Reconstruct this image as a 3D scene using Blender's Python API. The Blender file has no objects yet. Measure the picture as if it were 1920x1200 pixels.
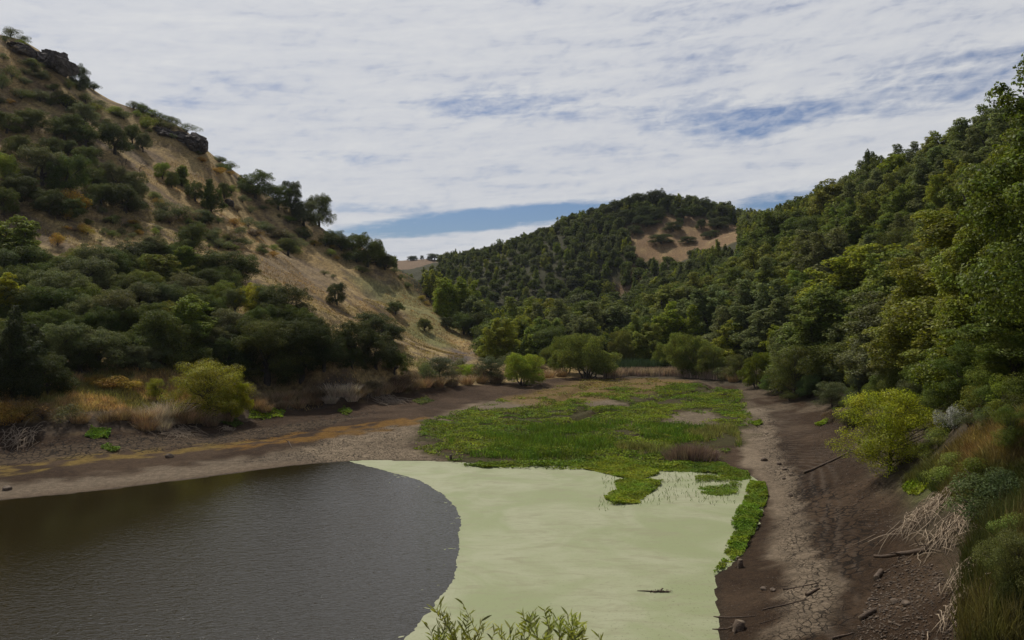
import bpy, bmesh, math, random
import numpy as np
from mathutils import Vector, Matrix
from mathutils.geometry import tessellate_polygon

random.seed(7)
rng = np.random.default_rng(7)
SC = bpy.context.scene
COL = SC.collection
R = math.radians

# ------------------------------------------------------------------ camera model
F, CX, HY, H = 1500.0, 960.0, 560.0, 14.0      # focal length in photo pixels, horizon row, eye height


def g(px, py, z):          # point at height z seen at a pixel below the horizon
    Y = (H - z) * F / (py - HY)
    return ((px - CX) / F * Y, Y, z)


def q(px, py, Y):          # point at distance Y seen at a pixel
    return ((px - CX) / F * Y, Y, H + (HY - py) / F * Y)


def proj(x, y, z):
    y = np.maximum(y, 0.1)
    return CX + F * x / y, HY - F * (z - H) / y


# ------------------------------------------------------------------ noise
def _hash(ix, iy, seed):
    n = (ix.astype(np.int64) * 374761393 + iy.astype(np.int64) * 668265263 + seed * 974634777) & 0x7fffffff
    n = ((n ^ (n >> 13)) * 1274126177) & 0x7fffffff
    n = n ^ (n >> 16)
    return (n & 0xffff) / 65535.0


def vnoise(x, y, seed=0):
    x = np.asarray(x, float); y = np.asarray(y, float)
    ix, iy = np.floor(x), np.floor(y)
    fx, fy = x - ix, y - iy
    fx = fx * fx * (3 - 2 * fx); fy = fy * fy * (3 - 2 * fy)
    a = _hash(ix, iy, seed); b = _hash(ix + 1, iy, seed)
    c = _hash(ix, iy + 1, seed); d = _hash(ix + 1, iy + 1, seed)
    return (a * (1 - fx) + b * fx) * (1 - fy) + (c * (1 - fx) + d * fx) * fy * 1.0


def fbm(x, y, seed=0, oct=4):
    s = 0; a = 0.5; t = 0
    for k in range(oct):
        s = s + a * vnoise(np.asarray(x) * 2 ** k + 17.3 * k, np.asarray(y) * 2 ** k - 9.1 * k, seed + k)
        t += a; a *= 0.5
    return s / t


def sstep(a, b, x):
    t = np.clip((np.asarray(x, float) - a) / (b - a), 0, 1)
    return t * t * (3 - 2 * t)


# ------------------------------------------------------------------ polygons
def inside(poly, x, y):
    x = np.asarray(x, float); y = np.asarray(y, float)
    c = np.zeros(x.shape, bool)
    n = len(poly)
    for i in range(n):
        x1, y1 = poly[i]; x2, y2 = poly[(i + 1) % n]
        if y1 == y2: continue
        m = ((y1 > y) != (y2 > y)) & (x < (x2 - x1) * (y - y1) / (y2 - y1) + x1)
        c ^= m
    return c


def pdist(poly, x, y, closed=True):
    x = np.asarray(x, float); y = np.asarray(y, float)
    d = np.full(x.shape, 1e9)
    n = len(poly)
    for i in range(n if closed else n - 1):
        x1, y1 = poly[i]; x2, y2 = poly[(i + 1) % n]
        dx, dy = x2 - x1, y2 - y1
        t = np.clip(((x - x1) * dx + (y - y1) * dy) / (dx * dx + dy * dy + 1e-12), 0, 1)
        d = np.minimum(d, np.hypot(x - x1 - t * dx, y - y1 - t * dy))
    return d


def sdist(poly, x, y):      # positive inside
    d = pdist(poly, x, y)
    return np.where(inside(poly, x, y), d, -d)


def plan(pts, z=0.0):       # pixel outline on the ground at height z -> plan outline
    return [g(p[0], p[1], z)[:2] for p in pts]


# ------------------------------------------------------------------ water outline
SHORE_L = [(-260, 985), (-100, 955), (0, 938), (150, 924), (300, 906), (450, 886), (550, 873), (650, 865), (720, 863), (800, 865), (885, 868)]
SHORE_R = [(960, 866), (1060, 870), (1160, 868), (1250, 872), (1330, 876), (1395, 888), (1432, 908), (1428, 950), (1410, 1000),
           (1388, 1042), (1342, 1078), (1338, 1105), (1347, 1150), (1352, 1210), (1350, 1330)]
WATER = plan(SHORE_L + SHORE_R) + [(4, 21.5), (-20, 21.5), (-60, 21.5), (-110, 24), (-110, 42)]

CHANNELS = [[g(a, b, .5)[:2] for a, b in [(1000, 764), (1036, 757), (1052, 745), (1078, 736), (1112, 720)]],
            [g(a, b, .5)[:2] for a, b in [(1078, 771), (1120, 756), (1170, 758), (1230, 748), (1275, 738), (1320, 733), (1350, 722)]],
            [g(a, b, .5)[:2] for a, b in [(1050, 800), (1100, 777), (1150, 770)]]]

# ------------------------------------------------------------------ terrain control points
CP = []


def cp(*pts):
    CP.extend(pts)


cp(*[g(x, y, 0) for x, y in SHORE_L + SHORE_R[:-1]])
cp((-40, 50, -1.0), (-20, 40, -1.2), (0, 36, -1.0), (-60, 42, -1.2), (0, 55, -.7), (5, 45, -.6), (-30, 30, -1.2), (-90, 40, -1.0), (10, 60, -.3))
for x in (-140, -100, -60, -30, -10, 6):
    cp((x, -60, 11.5), (x, -20, 11.7), (x, 0, 11.5), (x, 11, 5.6), (x, 22, -.6))
cp((25, -20, 12.5), (25, 0, 12.3), (22, 12, 7.5), (14, 16, 3.5), (14, 22, 1.0), (45, 0, 18), (60, -40, 22), (110, -20, 42), (150, -60, 46))
# left shore
cp(*[g(*p) for p in [(600, 752, 1.2), (680, 722, 2.6), (470, 782, .9), (300, 805, .9), (100, 832, .9), (0, 842, .8), (-150, 860, .9),
                     (300, 850, .35), (100, 870, .4), (500, 830, .4), (620, 800, .5), (700, 780, .6), (800, 760, .7), (750, 735, 1.3),
                     (0, 740, 4.6), (100, 735, 4.6), (250, 715, 4.9), (200, 770, 2.9), (0, 785, 2.8), (350, 770, 2.0), (470, 742, 2.7),
                     (560, 715, 3.4), (-150, 750, 4.6), (640, 690, 5.0), (600, 640, 8.4), (760, 690, 2.2), (880, 668, 1.6), (690, 650, 7.2),
                     (900, 715, .9), (1000, 715, .7), (950, 690, .9)]])
# left hill face and crest
cp(*[q(*p) for p in [(250, 640, 98), (0, 640, 92), (250, 560, 119), (0, 560, 109), (420, 640, 104), (420, 560, 134), (540, 560, 150),
                     (0, 450, 128), (150, 450, 138), (300, 450, 150), (420, 450, 172), (530, 480, 190), (640, 540, 188), (700, 600, 172),
                     (800, 650, 180), (0, 330, 148), (150, 330, 160), (280, 330, 178), (400, 360, 200), (500, 420, 215), (600, 470, 222),
                     (720, 560, 214), (0, 200, 172), (120, 230, 180), (250, 260, 198), (780, 590, 205),
                     (-60, 30, 192), (-250, -120, 180), (0, 66, 196), (60, 92, 198), (150, 160, 204), (240, 210, 208), (330, 238, 212), (392, 285, 220), (450, 330, 226),
                     (520, 378, 232), (600, 425, 238), (660, 455, 242), (740, 502, 244), (800, 545, 240), (850, 585, 230), (885, 625, 214), (905, 665, 185)]])
cp(q(-250, 300, 140), q(-250, 560, 102), (-170, 60, 14), (-150, 20, 13), (-260, 120, 60))
cp((-145, 235, 66), (-105, 250, 46), (-75, 275, 28), (-55, 285, 16), (-40, 280, 9), (-20, 262, 5), (-160, 300, 45), (-110, 330, 25), (-240, 240, 95), (-300, 330, 60), (-70, 380, 20))
# valley floor, marsh
cp((-5, 90, .45), (10, 95, .4), (25, 90, .5), (10, 120, .55), (0, 76, .2), (12, 78, .2), (24, 78, .35), (22, 122, .7), (0, 145, .8), (15, 165, 1.0), (28, 150, 1.0),
   (5, 200, 2.0), (20, 215, 2.0), (0, 245, 3.0), (18, 260, 3.5), (5, 300, 6))
# right bank
cp(*[g(*p) for p in [(1440, 800, .5), (1480, 900, .6), (1480, 1000, .6), (1450, 1100, .7), (1600, 900, 1.8), (1600, 1000, 1.5), (1600, 1100, 1.5), (1600, 1200, 1.4),
                     (1700, 1100, 2.3), (1700, 950, 2.7), (1700, 880, 3.6), (1800, 1000, 4.1), (1800, 900, 5.2), (1800, 1150, 3.3), (1900, 1000, 5.6),
                     (1900, 900, 6.6), (1900, 820, 8.0), (1750, 820, 5.2), (1650, 800, 3.4), (1700, 760, 5.2), (1850, 770, 8.0), (1580, 747, 2.3), (1450, 737, 1.4),
                     (1400, 722, 1.1), (1300, 706, .9), (1520, 820, 1.3), (1560, 790, 1.8), (1920, 1180, 4.2), (1400, 760, .7)]])
# right slope and ridge
cp((40, 40, 15), (60, 45, 25), (110, 45, 47), (60, 62, 23), (112, 90, 46), (75, 100, 24), (50, 100, 8), (72, 140, 23), (46, 140, 5.5), (108, 130, 45), (150, 100, 44), (150, 180, 44),
   (36, 180, 2.6), (70, 180, 21), (104, 180, 44.5), (36, 240, 4.6), (70, 240, 23), (109, 250, 47), (150, 260, 44), (35, 300, 6.5), (70, 300, 25), (112, 310, 46), (150, 330, 44),
   (45, 340, 16), (75, 345, 32), (108, 350, 45.5), (150, 380, 44), (220, 200, 30), (250, 350, 34), (200, 60, 40))
# central hill, far ridge
cp(*[q(*p) for p in [(1240, 386, 410), (1290, 392, 408), (1340, 404, 404), (1392, 416, 400), (1250, 452, 372), (1340, 440, 376), (1180, 425, 395), (1160, 398, 415), (1100, 414, 420),
                     (1000, 450, 430), (900, 480, 450), (830, 492, 480), (1180, 520, 345), (1100, 520, 350), (1000, 530, 350), (900, 540, 360)]])
cp((95, 470, 48), (40, 490, 42), (-30, 540, 28), (140, 460, 46), (-100, 480, 22), (-80, 640, 20), (0, 620, 30))
cp(*[q(*p) for p in [(700, 494, 820), (760, 488, 820), (830, 486, 830), (950, 484, 840)]])
cp((-120, 900, 48), (20, 900, 50), (-300, 800, 70), (300, 700, 40), (-90, 745, 36), (-60, 1300, 30), (-500, 1200, 60), (500, 1200, 50), (500, 500, 40), (-450, 500, 60), (-420, 100, 40), (420, 0, 40))

CPa = np.array(CP)
S = 50.0


def _phi(r2):
    return 0.5 * r2 * np.log(r2 + 1e-9)


_n = len(CPa)
_P = CPa[:, :2] / S
_A = _phi(((_P[:, None] - _P[None]) ** 2).sum(-1)) + np.eye(_n) * 2e-4
_Q = np.c_[np.ones(_n), _P]
_M = np.block([[_A, _Q], [_Q.T, np.zeros((3, 3))]])
_W = np.linalg.solve(_M, np.r_[CPa[:, 2], 0, 0, 0])


def tps(x, y):
    x = np.asarray(x, float); y = np.asarray(y, float)
    sh = x.shape
    p = np.c_[x.ravel(), y.ravel()] / S
    out = np.empty(len(p))
    for i in range(0, len(p), 20000):
        b = p[i:i + 20000]
        r2 = (b[:, :1] - _P[:, 0]) ** 2 + (b[:, 1:] - _P[:, 1]) ** 2
        out[i:i + 20000] = _phi(r2) @ _W[:_n] + _W[_n] + b @ _W[_n + 1:]
    return out.reshape(sh)


def hgt(x, y):
    x = np.asarray(x, float); y = np.asarray(y, float)
    z = tps(x, y)
    near = (np.abs(x) < 130) & (y < 180) & (y > 10)
    d = np.full(x.shape, -50.0)
    if near.any():
        xs, ys = x[near], y[near]
        wob = (fbm(xs * .9, ys * .9, 5, 3) - .5) * .5
        d[near] = sdist(WATER, xs, ys) + wob
    d = np.where(y < 22, np.minimum(d, -.2), d)
    out = -d
    lo = np.clip(out, 0, 60) * .03 + .012
    zz = np.where(d > 0, np.minimum(z, -.02 - .09 * np.minimum(d, 8)), np.where(y > 24, np.maximum(z, np.minimum(lo, .35)), z))
    hill = sstep(2.5, 9, zz)
    zz = zz + hill * (fbm(x * .11, y * .11, 21, 4) - .5) * 3.0 + hill * (fbm(x * .5, y * .5, 31, 3) - .5) * .7
    bed = (1 - hill) * sstep(.05, .5, zz)
    for pl in CHANNELS:
        zz = zz - np.where((y > 85) & (y < 150), .42 * sstep(1.1, .35, pdist(pl, x, y, False) + (fbm(x * .7, y * .7, 48, 3) - .5) * 1.2), 0)
    zz = zz + bed * ((fbm(x * .35, y * .35, 41, 3) - .5) * .35 + (fbm(x * 1.7, y * 1.7, 42, 3) - .5) * .12)
    return zz


def h1(x, y):
    return float(hgt(np.array([x]), np.array([y]))[0])


_T = np.concatenate([np.arange(16, 130, .5), np.arange(130, 300, 1.2), np.arange(300, 1000, 4)])


def hit(px, py, dflt=None):            # ground point behind a photo pixel
    X = (px - CX) / F * _T; Z = H + (HY - py) / F * _T
    gz = hgt(X, _T)
    k = np.nonzero(gz >= Z)[0]
    if len(k) == 0:
        if px < 770 and py < HY:                # just above the left crest: take the crest itself
            k = int(np.argmax(((gz - Z) / _T)[:260])); return (X[k], _T[k], gz[k])
        if dflt is None: return None
        return ((px - CX) / F * dflt, dflt, h1((px - CX) / F * dflt, dflt))
    k = k[0]
    if k == 0: return (X[0], _T[0], gz[0])
    a, b = gz[k - 1] - Z[k - 1], gz[k] - Z[k]
    t = -a / (b - a) if b != a else 0
    Y = _T[k - 1] + t * (_T[k] - _T[k - 1])
    x = (px - CX) / F * Y
    return (x, Y, h1(x, Y))


# ------------------------------------------------------------------ node helpers
class NX:
    def __init__(s, nt, sock): s.nt, s.s = nt, sock

    def _m(s, op, *o):
        n = s.nt.nodes.new('ShaderNodeMath'); n.operation = op
        for i, v in enumerate((s,) + o):
            if isinstance(v, NX): s.nt.links.new(v.s, n.inputs[i])
            else: n.inputs[i].default_value = v
        return NX(s.nt, n.outputs[0])
    def __add__(s, o): return s._m('ADD', o)
    def __sub__(s, o): return s._m('SUBTRACT', o)
    def __mul__(s, o): return s._m('MULTIPLY', o)
    def __truediv__(s, o): return s._m('DIVIDE', o)
    def mx(s, o): return s._m('MAXIMUM', o)
    def mn(s, o): return s._m('MINIMUM', o)
    def pw(s, o): return s._m('POWER', o)
    def ab(s): return s._m('ABSOLUTE')
    def clamp(s): return s._m('MAXIMUM', 0.0)._m('MINIMUM', 1.0)

    def ss(s, a, b):
        n = s.nt.nodes.new('ShaderNodeMapRange'); n.interpolation_type = 'SMOOTHSTEP'
        s.nt.links.new(s.s, n.inputs[0]); n.inputs[1].default_value = a; n.inputs[2].default_value = b
        return NX(s.nt, n.outputs[0])

    def lin(s, a, b, c=0.0, d=1.0):
        n = s.nt.nodes.new('ShaderNodeMapRange')
        s.nt.links.new(s.s, n.inputs[0])
        for i, v in enumerate((a, b, c, d)): n.inputs[i + 1].default_value = v
        return NX(s.nt, n.outputs[0])


def nsock(nt, v):
    return v.s if isinstance(v, NX) else v


def setin(nt, inp, v):
    v = nsock(nt, v)
    if hasattr(v, 'links') or isinstance(v, bpy.types.NodeSocket): nt.links.new(v, inp)
    else:
        if isinstance(v, tuple) and len(v) == 3 and len(inp.default_value) == 4: v = (*v, 1)
        inp.default_value = v


def comb(nt, x, y, z):
    n = nt.nodes.new('ShaderNodeCombineXYZ')
    for i, v in enumerate((x, y, z)): setin(nt, n.inputs[i], v)
    return n.outputs[0]


def noise(nt, vec, scale, detail=4, rough=.55, dist=0, out='Fac'):
    n = nt.nodes.new('ShaderNodeTexNoise')
    if vec is not None: nt.links.new(nsock(nt, vec), n.inputs['Vector'])
    n.inputs['Scale'].default_value = scale; n.inputs['Detail'].default_value = detail
    n.inputs['Roughness'].default_value = rough; n.inputs['Distortion'].default_value = dist
    return NX(nt, n.outputs[0 if out == 'Fac' else 1])


def mixc(nt, fac, a, b, mode='MIX'):
    n = nt.nodes.new('ShaderNodeMix'); n.data_type = 'RGBA'; n.blend_type = mode
    setin(nt, n.inputs[0], fac); setin(nt, n.inputs[6], a); setin(nt, n.inputs[7], b)
    return n.outputs[2]


def attr(nt, name, kind='GEOMETRY'):
    n = nt.nodes.new('ShaderNodeAttribute'); n.attribute_name = name; n.attribute_type = kind
    return n


def bump(nt, h, strength, dist, normal=None):
    n = nt.nodes.new('ShaderNodeBump')
    n.inputs['Strength'].default_value = 1.0
    setin(nt, n.inputs['Strength'], strength)
    n.inputs['Distance'].default_value = dist
    setin(nt, n.inputs['Height'], h)
    if normal is not None: nt.links.new(normal, n.inputs['Normal'])
    return n.outputs[0]


def newmat(name):
    m = bpy.data.materials.new(name); m.use_nodes = True
    nt = m.node_tree; b = nt.nodes['Principled BSDF']
    b.inputs['Specular IOR Level'].default_value = .2
    b.inputs['Roughness'].default_value = .8
    return m, nt, b


def objpos(nt):
    return nt.nodes.new('ShaderNodeNewGeometry').outputs['Position']


# ------------------------------------------------------------------ materials
def leaf_mat(name, attr_col=False, trans=.38, var=.5, gloss=.06, gain=1.75):
    m, nt, b = newmat(name)
    if attr_col: c = attr(nt, 'tint').outputs['Color']
    else: c = nt.nodes.new('ShaderNodeObjectInfo').outputs['Color']
    geo = nt.nodes.new('ShaderNodeNewGeometry')
    isl = NX(nt, geo.outputs['Random Per Island'])
    big = noise(nt, geo.outputs['Position'], .35, 3)
    k = isl.lin(0, 1, 1 - var, 1 + var) * big.lin(.3, .7, .7, 1.3) * gain
    hs = nt.nodes.new('ShaderNodeHueSaturation')
    nt.links.new(c, hs.inputs['Color'])
    nt.links.new(noise(nt, geo.outputs['Position'], .9, 2).lin(.3, .7, .475, .522).s, hs.inputs['Hue'])
    nt.links.new(k.s, hs.inputs['Value'])
    b.inputs['Roughness'].default_value = .55
    b.inputs['Specular IOR Level'].default_value = gloss
    nt.links.new(hs.outputs[0], b.inputs['Base Color'])
    t = nt.nodes.new('ShaderNodeBsdfTranslucent')
    nt.links.new(mixc(nt, .5, hs.outputs[0], (1.25, 1.25, .5), 'MULTIPLY'), t.inputs['Color'])
    mx = nt.nodes.new('ShaderNodeMixShader'); mx.inputs[0].default_value = trans
    nt.links.new(b.outputs[0], mx.inputs[1]); nt.links.new(t.outputs[0], mx.inputs[2])
    nt.links.new(mx.outputs[0], nt.nodes['Material Output'].inputs['Surface'])
    return m


def noisy_mat(name, c1, c2, scale, rough=.85, bstr=.5, bdist=.05, stretch=None, detail=5, spec=.2, island=0.0):
    m, nt, b = newmat(name)
    p = objpos(nt) if stretch is None else nt.nodes.new('ShaderNodeTexCoord').outputs['Object']
    if stretch:
        mp = nt.nodes.new('ShaderNodeMapping'); nt.links.new(p, mp.inputs[0]); mp.inputs['Scale'].default_value = stretch
        p = mp.outputs[0]
    n = noise(nt, p, scale, detail, .6)
    col = mixc(nt, n.ss(.32, .68), c1, c2)
    if island:
        isl = NX(nt, nt.nodes.new('ShaderNodeNewGeometry').outputs['Random Per Island'])
        v = isl.lin(0, 1, 1 - island, 1 + island)
        hs = nt.nodes.new('ShaderNodeHueSaturation'); nt.links.new(col, hs.inputs['Color']); nt.links.new(v.s, hs.inputs['Value'])
        col = hs.outputs[0]
    nt.links.new(col, b.inputs['Base Color'])
    b.inputs['Roughness'].default_value = rough; b.inputs['Specular IOR Level'].default_value = spec
    if bstr: nt.links.new(bump(nt, n, bstr, bdist), b.inputs['Normal'])
    return m


M = {}
M['leaf'] = leaf_mat('leaves')
M['leaf_mass'] = leaf_mat('leaves_of_wood', True)
M['leaf_near'] = leaf_mat('glossy_leaves', gloss=.16, var=.65, trans=.36, gain=1.32)
M['cover'] = leaf_mat('marsh_leaves', True, trans=.35, var=.5, gain=1.15)
M['blade'] = leaf_mat('dry_blades', True, trans=.2, var=.45, gloss=.1, gain=1.3)
M['blade_obj'] = leaf_mat('reed_blades', False, trans=.15, var=.5, gloss=.1, gain=1.3)
M['bark'] = noisy_mat('bark', (.035, .028, .022), (.085, .07, .055), 6, stretch=(4, 4, .8))
M['deadwood'] = noisy_mat('dead_wood', (.24, .18, .12), (.42, .33, .23), 8, stretch=(4, 4, .8))
M['log'] = noisy_mat('log_bark', (.05, .036, .026), (.14, .1, .07), 5, stretch=(1, 6, 6), bdist=.03)
M['cutwood'] = noisy_mat('cut_wood', (.1, .075, .05), (.2, .155, .105), 9, bdist=.01)
M['rock'] = noisy_mat('rock', (.045, .037, .031), (.125, .103, .085), .9, bstr=1, bdist=.4, detail=8)
M['stone'] = noisy_mat('stone', (.065, .048, .034), (.15, .112, .08), 7, bstr=.6, bdist=.03, island=.4)


# ------------------------------------------------------------------ object helpers
def tag(o, label=None, cat=None, group=None, kind=None):
    if label: o['label'] = label
    if cat: o['category'] = cat
    if group: o['group'] = group
    if kind: o['kind'] = kind
    return o


def mesh_np(name, V, Fc, mats, midx=None, tint=None, smooth=False):
    """V (n,3); Fc list of (m,k) int arrays of equal-sided faces."""
    me = bpy.data.meshes.new(name)
    if not isinstance(Fc, list): Fc = [Fc]
    Fc = [f for f in Fc if len(f)]
    nl = sum(f.size for f in Fc); npoly = sum(len(f) for f in Fc)
    me.vertices.add(len(V)); me.vertices.foreach_set('co', np.ascontiguousarray(V, np.float32).ravel())
    me.loops.add(nl); me.loops.foreach_set('vertex_index', np.concatenate([f.ravel() for f in Fc]).astype(np.int32))
    me.polygons.add(npoly)
    tot = np.concatenate([np.full(len(f), f.shape[1]) for f in Fc])
    st = np.r_[0, np.cumsum(tot)[:-1]]
    me.polygons.foreach_set('loop_start', st.astype(np.int32))
    for m in mats: me.materials.append(m)
    if midx is not None: me.polygons.foreach_set('material_index', np.asarray(midx, np.int32))
    if smooth: me.polygons.foreach_set('use_smooth', np.ones(npoly, bool))
    if tint is not None:
        a = me.attributes.new('tint', 'FLOAT_COLOR', 'POINT')
        a.data.foreach_set('color', np.c_[tint, np.ones(len(tint))].astype(np.float32).ravel())
    me.update(calc_edges=True)
    return me


def obj(name, me, parent=None, loc=(0, 0, 0), rot=(0, 0, 0), scale=(1, 1, 1)):
    o = bpy.data.objects.new(name, me); COL.objects.link(o)
    o.location = loc; o.rotation_euler = rot; o.scale = scale
    if parent: o.parent = parent
    return o


def empty(name, loc, rz=0, scale=(1, 1, 1)):
    o = bpy.data.objects.new(name, None); COL.objects.link(o)
    o.location = loc; o.rotation_euler = (0, 0, rz); o.scale = scale; o.empty_display_size = .3
    return o


def unit(v):
    return v / (np.linalg.norm(v, axis=-1, keepdims=True) + 1e-9)


def leaves(c, n, size, aspect, rg, along=None):
    """rhombic leaves at c facing n; returns V,F"""
    m = len(c)
    t = unit(np.cross(n, rg.normal(size=(m, 3)))) if along is None else unit(along)
    b = unit(np.cross(n, t))
    L = (size * rg.uniform(.65, 1.35, m))[:, None]
    w = L * aspect
    fold = unit(n) * L * .12
    V = np.stack([c - t * L * .5, c + b * w * .5 + fold, c + t * L * .5, c - b * w * .5 + fold], 1).reshape(-1, 3)
    Fq = np.arange(4 * m).reshape(-1, 4)
    return V, Fq


class Tubes:
    def __init__(s): s.V = []; s.F = []; s.n = 0

    def add(s, pts, r0, r1, sides=5, cap=True, power=1.0):
        pts = np.asarray(pts, float); k = len(pts)
        d = np.gradient(pts, axis=0); d = unit(d)
        ref = np.array([0.31, .17, .93]) if abs(d[0, 2]) < .8 else np.array([1, .1, 0.])
        u = unit(np.cross(d, ref)); v = np.cross(d, u)
        r = (r0 + (r1 - r0) * np.linspace(0, 1, k) ** power)[:, None, None]
        a = np.arange(sides) * 2 * math.pi / sides
        ring = pts[:, None] + r * (np.cos(a)[None, :, None] * u[:, None] + np.sin(a)[None, :, None] * v[:, None])
        base = s.n; s.V.append(ring.reshape(-1, 3)); s.n += k * sides
        f = []
        for i in range(k - 1):
            for j in range(sides):
                j2 = (j + 1) % sides
                f.append((base + i * sides + j, base + i * sides + j2, base + (i + 1) * sides + j2, base + (i + 1) * sides + j))
        s.F.extend(f)
        if cap:
            for e, off in ((0, 0), (1, (k - 1) * sides)):
                c = s.n; s.V.append(pts[[0 if e == 0 else -1]]); s.n += 1
                for j in range(sides):
                    j2 = (j + 1) % sides
                    s.F.append((base + off + j, base + off + j2, c, c))
        return s

    def get(s):
        if not s.V: return np.zeros((0, 3)), np.zeros((0, 4), int)
        return np.concatenate(s.V), np.array(s.F)

    def mesh(s, name, mat, smooth=True):
        V, Fq = s.get()
        q4 = Fq[Fq[:, 2] != Fq[:, 3]]; t3 = Fq[Fq[:, 2] == Fq[:, 3]][:, :3]
        return mesh_np(name, V, [q4, t3], mat if isinstance(mat, list) else [mat], smooth=smooth)


def curve_pts(a, b, rg, bend=.15, n=5):
    a = np.asarray(a, float); b = np.asarray(b, float)
    t = np.linspace(0, 1, n)[:, None]
    p = a + (b - a) * t
    L = np.linalg.norm(b - a)
    p[1:-1] += rg.normal(size=(n - 2, 3)) * L * bend * .5
    return p


# ------------------------------------------------------------------ tree prototypes
def blob_leaves(blobs, dens, size, aspect, rg, under=.35, fuzz=.22, upright=0.0):
    C = []; Nn = []
    for (c, r) in blobs:
        m = int(dens * r * r)
        d = unit(rg.normal(size=(int(m * 1.7), 3)))
        keep = (d[:, 2] > -.15) | (rg.random(len(d)) < under)
        d = d[keep][:m]
        rad = r * (1 - np.abs(rg.normal(0, fuzz, len(d)))) * (1 + .25 * (fbm(d[:, 0] * 2 + c[0], d[:, 1] * 2 + d[:, 2] * 2 + c[1], 3, 2) - .5))
        C.append(np.asarray(c) + d * rad[:, None] * np.array([1, 1, .85]))
        Nn.append(unit(d + rg.normal(size=d.shape) * .55 + np.array([0, 0, .35])))
    C = np.concatenate(C); Nn = np.concatenate(Nn)
    al = None
    if upright:
        al = rg.normal(size=C.shape) * .5 + np.array([0, 0, upright]) + unit(C - C.mean(0)) * .5
    return leaves(C, Nn, size, aspect, rg, al)


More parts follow.
